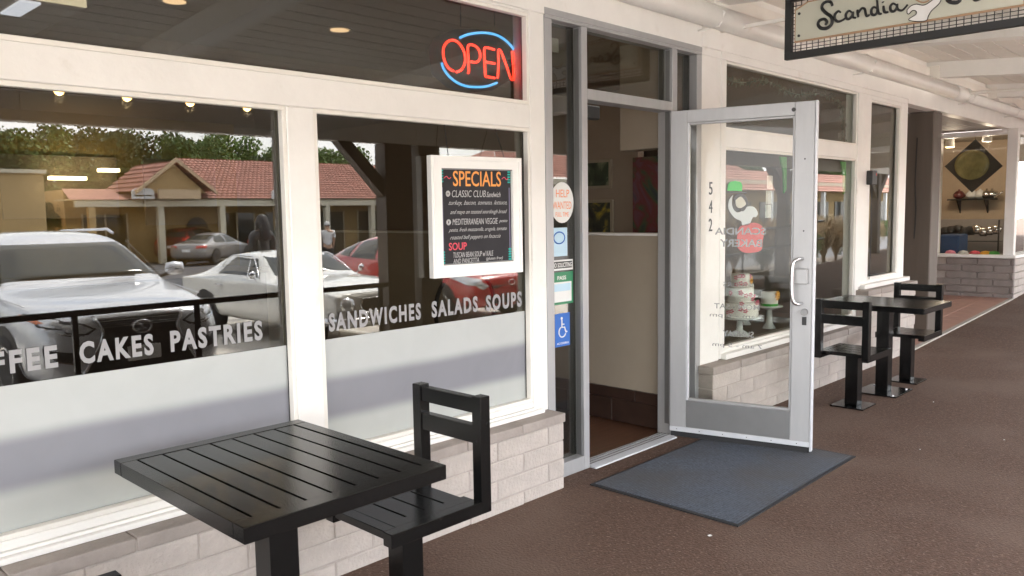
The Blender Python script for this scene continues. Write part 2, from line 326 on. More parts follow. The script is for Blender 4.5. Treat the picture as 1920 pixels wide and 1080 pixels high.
for i in range(25):
    ya_ = -.005-i*.186; yb = ya_-.171; h = .172
    mb = MB(); mb.add([(-6, ya_, rz(ya_)+h), (28, ya_, rz(ya_)+h), (28, yb, rz(yb)+h), (-6, yb, rz(yb)+h), (-6, ya_, rz(ya_)+h+.03), (28, ya_, rz(ya_)+h+.03), (28, yb, rz(yb)+h+.03), (-6, yb, rz(yb)+h+.03)],
           [(0, 3, 2, 1), (4, 5, 6, 7), (0, 1, 5, 4), (1, 2, 6, 5), (2, 3, 7, 6), (3, 0, 4, 7)])
    put('ceiling_plank', mb, 'ceil', pr)
mb = MB(); y0, y1 = -4.9, .1
mb.add([(-6, y0, rz(y0)+.215), (28, y0, rz(y0)+.215), (28, y1, rz(y1)+.215), (-6, y1, rz(y1)+.215), (-6, y0, rz(y0)+.30), (28, y0, rz(y0)+.30), (28, y1, rz(y1)+.30), (-6, y1, rz(y1)+.30)],
       [(0, 3, 2, 1), (4, 5, 6, 7), (0, 1, 5, 4), (1, 2, 6, 5), (2, 3, 7, 6), (3, 0, 4, 7)])
put('roof_deck', mb, 'roof', pr)
for i in range(17):
    x = -6+i*2; put('eave_beam', box((x, -4.22, 2.37), (x+1.994, -4.06, 2.70), .008), 'ceil', pr); put('frieze_board', box((x, -4.20, 2.7005), (x+1.994, -4.17, 2.885)), 'ceil', pr)
put('cross_beam', box((17.9, -4.05, 2.40), (18.1, -.01, 2.72), .008), 'ceil', pr)
put('tie_rod', MB().cyl((10.9, -.1, 2.93), (10.9, -4.0, 2.78), .018), 'ceil', pr)
for i, x in enumerate((.75, 5.62, 10.5, 15.4, 20.3)):
    p = thing('porch_post', ['taupe square porch post at the walkway edge near the silver car', 'taupe square porch post at the walkway edge behind the red hatchback', 'taupe square porch post at the walkway edge, third from the left', 'taupe square porch post at the walkway edge beside the dry grasses', 'farthest taupe square porch post at the walkway edge'][i], 'post', (x, -4.14, gz(x)), 'porch posts along the walkway edge')
    put('shaft', box((x-.09, -4.235, gz(x)-.05), (x+.09, -4.045, 2.37), .006), 'post', p)
    if i == 1: put('shaft', box((x+.095, -4.22, gz(x)-.05), (x+.30, -4.06, 2.37), .006), 'post', p); put('shaft', box((x+.40, -4.22, gz(x)-.05), (x+.72, -4.06, 2.37), .006), 'post', p)
    for s in ((-1,) if i == 1 else (-1, 1)):
        mb = MB(); mb.prism([(x+s*.09, 1.78), (x+s*.09, 1.98), (x+s*.50, 2.37), (x+s*.68, 2.37)][::1], 'y', -4.20, -4.08); put('brace', mb, 'post', p)

# walkway-edge guard rail
g = thing('guard_rail', 'black metal guard rail along the edge of the walkway', 'railing', (3, -3.95, 0))
put('top_rail', box((-3, -3.975, .80), (5.45, -3.925, .85), .006), 'black', g)
for k in range(9):
    x = -2.9+k*1.03
    put('rail_post', box((x-.022, -3.97, 0), (x+.022, -3.93, .80), .004), 'black', g)
put('bottom_rail', box((-3, -3.965, .12), (5.45, -3.935, .15), .004), 'black', g)
g = thing('handrail', 'bent black pipe handrail beside the walkway in front of the grasses', 'railing', (13, -4.0, 0))
gzv = gz(13)
put('rail_loop', MB().tube(smooth_path([(11.6, -4, .55+gzv), (11.45, -4, .62+gzv), (11.4, -4, .72+gzv), (11.45, -4, .86+gzv), (11.65, -4, .93+gzv), (12.5, -4, .97+gzv), (17.0, -4, 1.15+gzv)], 5), .024), 'black', g, smooth=True)
put('lower_rail', MB().tube([(11.6, -4, .55+gzv), (17, -4, .78+gzv)], .02), 'black', g)
for x in (12.2, 13.5, 14.8, 16.1): put('rail_post', MB().cyl((x, -4, gz(x)-.02), (x, -4, 1.05+gzv), .018), 'black', g)

# ------------------------------------------------------------------ shopfront carpentry
def opening(parent, x0, x1, z0, z1, m='whitebead', y=.006, wd=.019, dep=.035):     # stop beads round a pane
    for nm, a, b in (('glazing_bead', (x0, y, z0), (x1, y+dep, z0+wd)), ('glazing_bead', (x0, y, z1-wd), (x1, y+dep, z1)),
                     ('glazing_bead', (x0, y, z0+wd), (x0+wd, y+dep, z1-wd)), ('glazing_bead', (x1-wd, y, z0+wd), (x1, y+dep, z1-wd))):
        put(nm, box(a, b, .002), m, parent)
def caulk(parent, x, z0, z1, seed):
    mb = MB(); n = int((z1-z0)/.03); P = []
    for k in range(n+1): P.append((x, .0435+.002*noise.noise(Vector((seed, k*.35, 0))), z0+(z1-z0)*k/n))
    put('caulk_line', MB().tube(P, lambda t: .0016+.0022*abs(noise.noise(Vector((seed, t*23, 3)))), 5), 'trim', parent)
def lites(parent, x0, x1, z0, z1, y=.052, m='g', th=.006):
    return put('glass_pane', box((x0, y, z0), (x1, y+th, z1)), m, parent)
W = thing('shop_window', 'white timber display window with frosted lower film left of the door', 'shop window', (1.2, .05, .44))
def wpart(n, a, b, c=.004, m='white', p=W): return put(n, box(a, b, c), m, p)
wpart('transom_bar', (-1.6, 0, 2.06), (3.374, .11, 2.190)); wpart('mullion', (1.852, .001, .512), (1.984, .11, 2.0595))
wpart('corner_post', (3.375, 0, .442), (3.4965, .13, 2.699)); wpart('end_post', (-1.75, 0, .442), (-1.601, .13, 2.699))
wpart('bottom_rail', (-1.6, .001, .478), (3.374, .10, .5115)); wpart('sill_board', (-1.6, -.036, .4425), (3.43, .09, .4655), .003); wpart('sill_fillet', (-1.6, -.012, .466), (3.374, .09, .4775), .001)
wpart('head_rail', (-1.6, .001, 2.684), (3.374, .11, 2.699))
for (a, b, c, d) in ((-1.6, 1.8515, .512, 2.0595), (1.9845, 3.3745, .512, 2.0595), (-1.6, 3.3745, 2.1905, 2.6835)):
    opening(W, a, b, c, d); lites(W, a, b, c, d)
for (a, b) in ((-1.58, 1.8325), (2.0035, 3.3555)):
    put('frosted_film', box((a, .0475, .5), (b, .0495, 1.034)), 'film', W)
caulk(W, 1.8325, .54, 2.03, 1); caulk(W, 3.3555, .54, 2.03, 7); caulk(W, 3.3555, 2.22, 2.66, 12)
# lettering on the glass
def wl(s, x0, x1, z0, z1, b=.04, z=.0478):
    mb = MB(); n = len(s); V, F = text_geo(s, b, 0, 1.28)
    text(mb, s, (x0, z, z0), (1, 0, 0), (0, 0, 1), x1-x0, z1-z0, depth=.0004, bold=b, space=1.28); put('window_lettering', mb, 'letter', W)
wl('COFFEE', .562, .926, 1.073, 1.155); wl('CAKES', .998, 1.263, 1.072, 1.155); wl('PASTRIES', 1.329, 1.722, 1.072, 1.157)
wl('SANDWICHES', 2.052, 2.593, 1.067, 1.152); wl('SALADS', 2.664, 2.988, 1.067, 1.152); wl('SOUPS', 3.05, 3.333, 1.062, 1.150)

def brickwall(p, x0, x1, rows, top, face=-.12, depth=.16, L=.40, mm='brick', offs=None):
    full = [MB().box((-L/2, 0, -.0505), (L/2, .03, .0505), .004).mesh('brick', mm) for _ in range(3)]
    for me in full:
        for v in me.vertices: v.co += Vector((random.uniform(-.003, .003), random.uniform(-.003, .001), random.uniform(-.0022, .0022)))
    ph = p.location if p else Vector()
    for r in range(rows):
        z = top-.0535-r*.1065
        if z < -.06: break
        x = x0-((r % 2)*.2035)-(offs or 0)
        while x < x1:
            a, b = max(x, x0), min(x+L, x1)
            if b-a > .05:
                o = share('brick', random.choice(full), p, ((a+b)/2, face+random.uniform(-.002, .002), z), scale=((b-a)/L, 1, 1))
            x += L+.007
bw = thing('brick_wall', 'low painted brick wall under the frosted window left of the door', 'wall', (1.0, 0, 0))
put('wall_core', box((-1.8, -.1165, -.05), (3.4865, .03, .3885)), 'mortar', bw); put('coping_bed', box((-1.79, -.122, .389), (3.49, -.004, .434)), 'mortar', bw)
x = -1.8-.3
brickwall(bw, -1.81, 3.49, 4, .389, offs=.12)
for k in range(4): put('end_brick', box((3.487, -.116, .389-.1065*(k+1)+.004), (3.494, .02, .389-.1065*k-.004), .002), 'brick', bw)
for r_ in range(14):
    a = -2.08+.31+r_*.41-.005
    if a < 3.4: 
        b = min(a+.40, 3.499); put('coping_brick', box((max(a, -1.8), -.128+random.uniform(-.002, .002), .3905), (b+.004, .0, .4415), .003), 'cap', bw)
mb = MB(); xs = np.linspace(-1.8, 3.5, 120); pr_ = [(float(x), -.119, -.02) for x in xs]+[(float(x), -.1225, .012+.012*noise.noise(Vector((float(x)*9, 0, 0)))) for x in xs]
# fascia, aluminium door frame
fw_ = thing('white_fascia', 'white timber fascia board above the shop windows and door', 'fascia', (5, 0, 2.7))
put('fascia_board', box((-6, .0, 2.7), (5.1785, .12, 3.3), .003), 'white', fw_)
put('fascia_board', box((5.179, -.004, 2.744), (9.43, .12, 3.3), .003), 'white', fw_)
put('fascia_board', box((5.1795, .001, 2.69), (9.43, .12, 2.7435), .003), 'white', fw_)
put('fascia_board', box((9.432, -.002, 2.70), (30, .12, 3.3), .003), 'white', fw_)
put('ledger', box((-6, -.04, 3.02), (30, -.005, 3.14), .003), 'ceil', fw_)
DF = thing('door_frame', 'grey aluminium door frame with narrow sidelights and a transom pane', 'door frame', (4.3, .05, 0))
def al(n, a, b, m='alu'):
    return put(n, box(a, b, .0025), m, DF)
YB = .115
al('left_jamb', (3.4985, -.002, 0), (3.561, YB, 2.680)); al('mullion', (3.826, -.002, 0), (3.880, YB, 2.680)); al('mullion', (4.800, -.002, .0), (4.861, YB, 2.680)); al('right_jamb', (5.114, -.002, 0), (5.178, YB, 2.680))
al('head_member', (3.4985, -.003, 2.6805), (5.178, YB, 2.699)); al('head_member', (3.4985, -.004, 2.6995), (5.178, -.0005, 2.738)); al('transom_bar', (3.8805, -.001, 2.262), (4.7995, YB, 2.325))
al('bottom_rail', (3.5615, -.001, .0), (3.8255, YB, .088)); al('bottom_rail', (4.8615, -.001, 0), (5.1135, YB, .088))
for a, b, c, d in ((3.5615, 3.8255, .0885, 2.680), (3.8805, 4.7995, 2.3255, 2.680), (4.8615, 5.1135, .0885, 2.680)):
    lites(DF, a, b, c, d, .06, 'gtrans' if c > 2 else 'g')
    for x in (a, b-.012): put('glazing_stop', box((x, .069, c), (x+.012, .10, d)), 'alud', DF)
for x in (3.8245, 4.7985): put('reveal_gasket', box((x-.0015 if x < 4 else x-.0, .02, .09), (x+.001, .055, 2.67)), 'alud', DF)
put('threshold', MB().prism([(-.05, .001), (-.045, .008), (0, .016), (.09, .016), (.115, .006), (.115, .001)], 'x', 3.881, 4.799), 'aluw', DF)
for k in range(3): put('threshold_groove', box((3.885, .01+.03*k, .0162), (4.795, .016+.03*k, .0185)), 'alud', DF)
put('door_closer', box((3.90, .118, 2.17), (4.16, .17, 2.255), .008), 'trim', DF)
put('paper_tag', box((3.62, .068, 2.52), (3.70, .0695, 2.60)), 'paper', DF); put('paper_tag', box((3.89, .068, 2.57), (3.94, .0695, 2.65)), 'paper', DF)

# open glass door, seen from its inner face
HX, HY = 4.775, -.012
dang = math.atan2(-.918, .232)
D = thing('glass_door', 'open grey aluminium glass door standing out over the blue mat', 'door', (HX, HY, 0)); D.rotation_euler = (0, 0, dang)
LD, ZB, ZT, TH = .943, .062, 2.256, .044
def dp(n, a, b, m='alu', c=.003, par=None):
    o = put(n, box(a, b, c), m); o.parent = par or D; return o
dp('hinge_stile', (0, -TH/2, ZB), (.115, TH/2, ZT)); dp('lock_stile', (.808, -TH/2, ZB), (LD-.014, TH/2, ZT)); dp('edge_strip', (LD-.0135, -TH/2-.002, ZB-.03), (LD, TH/2+.002, ZT+.002), 'aluw')
dp('top_rail', (.1155, -TH/2, 2.172), (.8075, TH/2, ZT)); dp('bottom_rail', (.1155, -TH/2, ZB), (.8075, TH/2, .285), 'alu')
dp('kick_plate', (.1175, -TH/2-.0025, .098), (.8055, -TH/2-.0005, .283), 'alud', .001)
dp('door_sweep', (0, -TH/2-.008, ZB), (LD-.014, -TH/2-.0005, .095), 'aluw', .002); dp('sweep_brush', (.004, -.012, .022), (LD-.016, .012, ZB-.0005), 'rubber')
for a, b in (((.1155, -TH/2+.006, .2855), (.1275, TH/2-.006, 2.1715)), ((.7955, -TH/2+.006, .2855), (.8075, TH/2-.006, 2.1715)), ((.128, -TH/2+.006, .2855), (.795, TH/2-.006, .300)), ((.128, -TH/2+.006, 2.158), (.795, TH/2-.006, 2.1715))): dp('glazing_bead', a, b, 'aluw' if a[0] < .12 else 'alu', .002)
dp('glass_pane', (.128, -.003, .3005), (.795, .003, 2.1575), 'gdoor', 0)
for k in range(6): dp('sweep_screw', (.05+k*.16, -TH/2-.0095, .076), (.056+k*.16, -TH/2-.008, .082), 'steel', 0)
S_ = -TH/2
mb = MB(); mb.tube(smooth_path([(.868, S_, 1.275), (.858, S_-.035, 1.277), (.840, S_-.070, 1.270), (.825, S_-.082, 1.24), (.820, S_-.085, 1.13), (.825, S_-.082, 1.025), (.840, S_-.070, .995), (.858, S_-.035, .988), (.868, S_, .990)], 5), .011, 12)
o = put('pull_handle', mb, 'steel', smooth=True); o.parent = D
h = o; o = put('handle_plate', box((.815, S_-.034, 1.115), (.905, S_-.0005, 1.212), .004), 'alu'); o.parent = D
mb = MB(); mb.cyl((.886, S_-.022, .935), (.886, S_, .935), .022); o = put('lock_cylinder', mb, 'alud', smooth=False); o.parent = D
o = put('lock_indicator', box((.873, S_-.009, .852), (.899, S_-.0005, .905), .002), 'trim'); o.parent = D
mb = MB(); mb.cyl((.80, S_-.006, 2.208), (.80, S_, 2.208), .013); o = put('pivot_bolt', mb, 'trim'); o.parent = D
for z in (1.45, 1.9): 
    o = put('screw', MB().cyl((.872, S_-.003, z), (.872, S_, z), .005, n=8), 'trim'); o.parent = D
def dl(s, x0, x1, z0, z1, b=.0):      # written on the outer face, so it reads reversed from this side
    mb = MB(); text(mb, s, (x1, .0035, z0), (-1, 0, 0), (0, 0, 1), x1-x0, z1-z0, depth=.0003, bold=b); o = put('door_lettering', mb, 'letter'); o.parent = D
dl('SCANDIA', .30, .635, 1.425, 1.472, .02); dl('BAKERY', .335, .61, 1.345, 1.395, .02)
dl('HOURS', .36, .54, 1.08, 1.11); dl('MON - SAT', .30, .60, .93, .965, .01); dl('7 am - 6 pm', .27, .63, .865, .90); dl('SUNDAY', .36, .565, .745, .785, .02); dl('7 am - 5 pm', .29, .62, .665, .70)

# right of the door: post with number, bakery window, narrow window
W2 = thing('shop_window', 'white timber bakery window with cakes on show right of the door', 'shop window', (6.8, .05, .46))
def w2(n, a, b, c=.004, m='white'): return put(n, box(a, b, c), m, W2)
w2('window_casing', (5.446, -.006, .4605), (5.522, .12, 2.686)); w2('window_casing', (8.046, -.006, .4605), (8.144, .12, 2.686)); w2('window_casing', (5.446, -.006, 2.6865), (8.144, .12, 2.743))
w2('transom_bar', (5.5225, .0, 2.055), (8.0455, .12, 2.185)); w2('bottom_rail', (5.5225, .0, .50), (8.0455, .11, .527)); w2('sill_board', (5.475, -.05, .458), (8.10, .1, .4995), .003)
for (c, d) in ((.5275, 2.0545), (2.1855, 2.686)): opening(W2, 5.5225, 8.0455, c, d); lites(W2, 5.5225, 8.0455, c, d, m='gclear')
P2 = thing('door_post', 'white painted post carrying the black number 542 beside the door', 'post', (5.3, 0, .45))
put('shaft', box((5.1785, -.001, .443), (5.4455, .13, 2.689), .004), 'white', P2)
for i, ch in enumerate('542'):
    mb = MB(); text(mb, ch, (5.285, -.004, 1.70-i*.133), (1, 0, 0), (0, 0, 1), .047, .092, depth=.0015, bold=.0); put('number_digit', mb, 'signk', P2)
W3 = thing('shop_window', 'tall narrow white window with tan inner reveal between post and recess', 'shop window', (8.8, .05, .8))
def w3(n, a, b, c=.004, m='white'): return put(n, box(a, b, c), m, W3)
w3('corner_post', (8.1445, -.001, .8), (8.385, .13, 2.689)); w3('corner_post', (9.222, -.001, .8), (9.43, .13, 2.689)); w3('head_rail', (8.3855, 0, 2.65), (9.2215, .12, 2.689)); w3('bottom_rail', (8.3855, 0, .82), (9.2215, .11, .86)); w3('sill_board', (8.2, -.05, .775), (9.5, .1, .8195))
opening(W3, 8.3855, 9.2215, .8605, 2.6495); lites(W3, 8.3855, 9.2215, .8605, 2.6495)
put('inner_reveal', box((9.10, .062, .87), (9.20, .35, 2.64)), 'peach', W3)
bw = thing('brick_wall', 'low painted brick wall under the bakery window right of the door', 'wall', (6.8, 0, 0))
put('wall_core', box((5.168, -.1165, -.05), (9.47, .03, .396)), 'mortar', bw); put('coping_bed', box((5.17, -.122, .3965), (8.09, -.004, .449)), 'mortar', bw); put('wall_core', box((8.1, -.113, .3965), (9.47, .03, .72)), 'mortar', bw)
brickwall(bw, 5.165, 9.48, 4, .397)
brickwall(bw, 8.1, 9.48, 3, .397+.1065*3+.003, offs=.05)
for k in range(4): put('end_brick', box((5.158, -.118, .397-.1065*(k+1)+.004), (5.166, .02, .397-.1065*k-.004), .002), 'cap', bw)
a = 5.15
while a < 9.5:
    b = min(a+.40, 9.51)
    if a < 8.1: put('coping_brick', box((a, -.13+random.uniform(-.002, .002), .399), (min(b, 8.12), .0, .4565), .005), 'cap', bw)
    if b > 8.12: put('coping_brick', box((max(a, 8.08), -.13, .7215), (b, .0, .7745), .006), 'cap', bw)
    a += .41
mb = MB()
bx = thing('intercom_box', 'small black box with a red light on the white window post', 'box', (8.35, -.02, 1.87))
put('case', box((8.29, -.06, 1.81), (8.42, -.002, 1.95), .006), 'trim', bx); put('indicator', box((8.385, -.063, 1.90), (8.40, -.0605, 1.925)), 'tail', bx)
put('wire', MB().tube(smooth_path([(8.4, -.02, 1.81), (8.40, -.015, 1.6), (8.405, -.02, 1.3), (8.40, -.012, .86)], 4), .004, 6), 'trim', bx)

# drain pipe under the roof
dpi = thing('drain_pipe', 'fat white painted pipe running along the top of the fascia', 'pipe', (8, -.12, 2.915))
put('pipe_run', MB().cyl((-6, -.125, 2.925), (10.75, -.125, 2.915), .078, n=24), 'white', dpi, smooth=True)
put('coupling', MB().cyl((10.55, -.125, 2.915), (10.95, -.125, 2.914), .088, n=24), 'white', dpi, smooth=True)
put('pipe_run', MB().cyl((10.75, -.125, 2.905), (28, -.125, 2.89), .062, n=24), 'white', dpi, smooth=True)
for x in (2.2, 5.12, 7.9, 11.2, 13.4): put('pipe_strap', MB().tube([(x, -.003, 3.02), (x, -.125, 3.011), (x, -.21, 2.93), (x, -.17, 2.85), (x, -.06, 2.84), (x, -.003, 2.84)], .008, 6), 'white', dpi)

# recess entry, column, next shop
sheet('entry_tiles_bed', 9.4, 13.85, -.119, 3.2, 20, 2, lambda x, y: gz(x)+.004, 'concrete', kind='structure')
te = thing('tiled_entry', 'terracotta tiled floor of the recessed entry beyond the tables', 'floor', (11, .5, 0))
tile_me = box((-.148, -.148, 0), (.148, .148, .008), .002).mesh('tile', 'tile')
for i in range(15):
    for j in range(8):
        x = 9.56+i*.302; y = .075+j*.302
        o = share('tile', tile_me, te, (x, y, gz(x)+.006), rot=(0, -math.atan(.042), 0))
put('edge_strip', MB().add([(9.42, -.135, .0), (13.8, -.135, gz(13.8)), (13.8, -.08, gz(13.8)), (9.42, -.08, 0), (9.42, -.135, .018), (13.8, -.135, gz(13.8)+.018), (13.8, -.08, gz(13.8)+.018), (9.42, -.08, .018)], [(0, 3, 2, 1), (4, 5, 6, 7), (0, 1, 5, 4), (1, 2, 6, 5), (2, 3, 7, 6), (3, 0, 4, 7)]), 'concrete', te)
c = thing('square_column', 'dark taupe square column at the corner of the recessed entry', 'column', (10.6, .18, .05))
put('shaft', box((10.42, .03, .02), (10.72, .36, 2.70), .01), 'post', c)
mb = MB(); mb.tube(smooth_path([(10.415, .21, 2.4), (10.414, .215, 1.9), (10.414, .20, 1.5), (10.414, .21, 1.2)], 4), .006, 6); put('crack', mb, 'trim', c)
rc = thing('recess_ceiling', 'grey plank ceiling over the recessed shop entry', 'ceiling', (11.5, 1.2, 2.75))
for k in range(17):
    put('plank', box((9.43, .125+k*.19, 2.70), (13.8, .125+k*.19+.182, 2.72), .002), 'greyceil', rc)
put('batten', box((9.44, .9, 2.672), (13.79, .94, 2.6995)), 'white', rc); put('batten', box((9.44, 1.6, 2.672), (13.79, 1.64, 2.6995)), 'white', rc)
NS = thing('shop_window', 'peach lit window of the next shop showing a diamond plaque', 'shop window', (13.85, .4, .8))
G0 = gz(13.8)
def ns(n, a, b, c=.004, m='white'): return put(n, box(a, b, c), m, NS)
ns('corner_post', (13.795, -.105, .84), (13.92, .03, 2.699)); ns('sill_board', (13.74, -.15, .795), (13.92, 1.03, .8395)); ns('head_rail', (13.80, .0305, 2.62), (13.90, .93, 2.699)); ns('end_post', (13.795, .9305, .84), (13.92, 1.02, 2.699))
put('glass_pane', box((13.84, .031, .84), (13.846, .93, 2.62)), glass('thin_glass', (.93, .93, .9), .03), NS)
for k, x in enumerate((13.9205, 15.2, 16.5, 17.8)):
    ns('sill_board', (x, -.15, .795), (x+1.279, .05, .8395)); ns('head_rail', (x, -.1, 2.62), (x+1.279, .02, 2.699)); ns('side_post', (x+1.13, -.1, .84), (x+1.279, .03, 2.6195))
    lites(NS, x, x+1.129, .84, 2.6195, -.04)
bw = thing('brick_wall', 'taupe rough brick wall below the next shop window', 'wall', (13.8, 0, .15))
put('wall_core', box((13.82, -.09, .1), (19.1, 1.0, .79)), 'mortar', bw)
for r_ in range(6):
    z0 = .155+r_*.106; y = 1.02-(r_ % 2)*.22
    while y > -.1:
        a, b = max(y-.43, -.125), y
        if b-a > .04: put('brick', box((13.79+random.uniform(-.006, .006), a, z0), (13.85, b, z0+.098), .008), 'darkbrick', bw)
        y -= .44
    x = 13.86+(r_ % 2)*.2-.2
    while x < 19:
        a, b = max(x, 13.86), x+.43
        put('brick', box((a, -.125+random.uniform(-.004, .004), z0), (b, -.08, z0+.098), .008), 'brick', bw); x += .44
# inside next shop
nr = thing('shop_interior', 'peach walled interior of the next shop behind its window', 'room', (15, 1, .15))
put('back_wall', box((16.3, .03, .2), (16.4, 3.2, 2.9)), 'peach', nr); put('side_wall', box((13.92, 2.6, .2), (16.3, 2.7, 2.9)), 'peach', nr); put('shelf_ledge', box((13.86, .03, .74), (16.3, 2.6, .78)), 'cork', nr)
put('room_ceiling', box((13.86, .03, 2.72), (19, 3, 2.78)), 'inwall', nr); put('back_wall', box((9.3, 3.3, 0), (13.9, 3.4, 2.9)), 'inwall2', nr); put('recess_side', box((13.85, 1.03, .1), (13.9, 3.3, 2.9)), 'inwall2', nr)
dd = thing('diamond_plaque', 'dark diamond shaped board with a round olive plate in the shop window', 'plaque', (14.3, .5, 1.9))
def onx(px, py, X): 
    d = rr*((px-960)/1521.2)-uu*((py-540)/1521.2)+fw; t = X/d.x; return Vector((X, -3.095+d.y*t, 1.6+d.z*t))
def ony(px, py, Y):
    d = rr*((px-960)/1521.2)-uu*((py-540)/1521.2)+fw; t = (Y+3.095)/d.y; return Vector((d.x*t, Y, 1.6+d.z*t))
XX = 14.25
q = [onx(a, b, XX) for a, b in ((1771, 312), (1829, 261), (1880, 311), (1822, 361))]
put('board', MB().prism([(v.y, v.z) for v in q], 'x', XX, XX+.02), 'charcoal', dd)
cc = onx(1822, 309, XX); mb = MB()
prof = [(.245, 0), (.24, .012), (.20, .02), (.10, .008), (.001, .006)]
n = 32; vs = [(XX-.003-pz, cc.y+r_*math.cos(2*math.pi*j/n), cc.z+r_*.95*math.sin(2*math.pi*j/n)) for r_, pz in prof for j in range(n)]
mb.add(vs, [(i*n+j, i*n+(j+1) % n, (i+1)*n+(j+1) % n, (i+1)*n+j) for i in range(4) for j in range(n)]); put('plate', mb, 'plate', dd, smooth=True)
put('hanging_wire', MB().tube([(XX, q[1].y, q[1].z), (XX, q[1].y, 2.72)], .003, 5), 'trim', dd)
for i, (px, py) in enumerate(((1781, 268), (1851, 258))):
    v = onx(px, py, 14.6); t = thing('track_spotlight', ['lit white track spotlight beside the diamond plaque, left one', 'unlit white track spotlight above the right corner of the diamond plaque'][i], 'lamp', (v.x, v.y, v.z), 'track spotlights in the next shop')
    put('lamp_head', MB().lathe([(.03, .1), (.06, .07), (.075, -.06), (.07, -.062)], (v.x, v.y, v.z), 16), 'frame', t, smooth=True); put('stem', MB().cyl((v.x, v.y, v.z+.1), (v.x, v.y, 2.72), .01), 'frame', t)
    lq = bpy.data.lights.new('spot_room_light', 'POINT'); lq.energy = (2.6, 1.5)[i]; lq.color = (1, .82, .64); lq.shadow_soft_size = .06; lqo = bpy.data.objects.new('spot_room_light', lq); COL.objects.link(lqo); lqo.location = (v.x+.1, v.y, v.z-.14)  # second one is added to brighten the room; its spotlight is unlit
    if i == 0: put('bulb', MB().cyl((v.x, v.y, v.z-.075), (v.x, v.y, v.z-.063), .06), 'bulb', t)
put('track_bar', box((14.58, .1, 2.68), (14.62, 1.6, 2.70)), 'frame', nr)
sh = thing('wall_shelf', 'dark bracketed shelf in the next shop below the diamond plaque', 'shelf', (16.2, .8, 1.8))
a = onx(1782, 374, 16.2); b = onx(1868, 372, 16.2)
put('board', box((16.0, a.y, a.z-.02), (16.29, b.y, a.z+.005), .003), 'trim', sh)
for t_ in (.2, .8): yy = a.y+(b.y-a.y)*t_; put('bracket', MB().prism([(16.29, a.z-.25), (16.29, a.z-.02), (16.05, a.z-.02)], 'y', yy-.01, yy+.01), 'trim', sh)
for k, (f_, m_) in enumerate(((.22, 'carred2'), (.5, 'porcelain'), (.68, 'porcelain'), (.82, 'chrome'), (.93, 'chrome'))):
    yy = a.y+(b.y-a.y)*f_; mb = MB(); mb.lathe([(.04, 0), (.09, .03), (.10, .08), (.05, .14), (.015, .15), (.02, .17)], (16.12, yy, a.z+.006), 14); mb.tube([(16.12, yy-.08, a.z+.05), (16.12, yy-.17, a.z+.12)], .014, 6)
    single('teapot', mb, m_, ['dark red teapot at the left end of the wall shelf', 'white teapot in the middle of the wall shelf', 'white teapot right of the middle of the wall shelf', 'shiny metal kettle second from the right on the shelf', 'shiny metal kettle at the right end of the shelf'][k], 'teapot', 'teapots on the wall shelf', smooth=True)
lt = thing('merchandise_table', 'table with a dark blue cloth behind the next shop window', 'table', (14.4, .8, .78))
a = onx(1764, 476, 14.15); b = onx(1800, 440, 14.15)
put('cloth', box((14.1, b.y, .79), (14.6, .99, b.z+.0), .02), 'bluecloth', lt)
for k, (px, m_) in enumerate(((1782, 'pink'), (1806, 'porcelain'), (1828, 'chr'), (1848, 'yellow'), (1864, 'gicing'))):
    v = onx(px, 474, 14.0); mb = MB(); mb.lathe([(.02, 0), (.07, .012), (.085, .045), (.06, .085), (.01, .10)], (14.0, v.y, .79), 12)
    single('wool_ball', mb, m_, ['pink', 'white', 'red', 'yellow', 'green'][k]+' round ball on the sill inside the next shop window', 'ball', 'coloured balls along the sill', smooth=True)
for k in range(9):
    px = 1772+k*12; v = onx(px, 436-(k % 3)*2, 15.2); mb = MB(); mb.lathe([(.05, 0), (.08, .04), (.085, .12), (.04, .15)], (15.2, v.y, v.z-.06), 12)
    o = single('cooking_pot', mb, 'chrome' if k > 4 else 'trim', ('shiny' if k > 4 else 'black')+' cooking pot on the rack inside the next shop, '+['leftmost', 'second from left', 'third from left', 'fourth from left', 'middle', 'fourth from right', 'third from right', 'second from right', 'rightmost'][k], 'pot', 'pots on the rack in the next shop', smooth=True)
a = onx(1764, 445, 15.25); b = onx(1878, 441, 15.25)
rk = thing('display_rack', 'black wire rack of pots inside the next shop', 'rack', (15.2, .8, .78))
for z in (a.z-.05, a.z-.35): put('wire_shelf', box((15.05, b.y, z-.012), (15.35, a.y, z), .002), 'trim', rk)
for yy in (b.y, a.y): put('upright', box((15.05, yy-.01, .78), (15.07, yy+.01, a.z+.3)), 'trim', rk)
put('counter_panel', box((15.4, .1, .78), (15.45, 1.9, 1.35)), 'greyceil', nr)

# ------------------------------------------------------------------ interior of the bakery
room = thing('bakery_interior', 'dim brown interior of the bakery behind the windows', 'room', (3, 4, 0))
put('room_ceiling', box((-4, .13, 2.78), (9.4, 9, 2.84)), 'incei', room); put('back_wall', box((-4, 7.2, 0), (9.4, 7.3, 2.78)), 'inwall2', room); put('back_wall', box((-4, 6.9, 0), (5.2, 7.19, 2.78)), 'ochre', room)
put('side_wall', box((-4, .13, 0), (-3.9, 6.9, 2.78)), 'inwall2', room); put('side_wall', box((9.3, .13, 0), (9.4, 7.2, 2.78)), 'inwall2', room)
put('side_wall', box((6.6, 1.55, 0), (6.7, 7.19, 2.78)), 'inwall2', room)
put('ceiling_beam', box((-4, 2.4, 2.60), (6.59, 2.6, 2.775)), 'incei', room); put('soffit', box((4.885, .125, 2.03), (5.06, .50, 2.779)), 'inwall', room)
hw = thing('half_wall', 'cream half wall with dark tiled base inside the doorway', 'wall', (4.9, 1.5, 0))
put('wall_panel', box((4.885, .125, .265), (5.02, 4.2, 1.41)), 'inwall', hw); put('cap', box((4.875, .125, 1.4105), (5.03, 4.21, 1.43), .003), 'frame', hw)
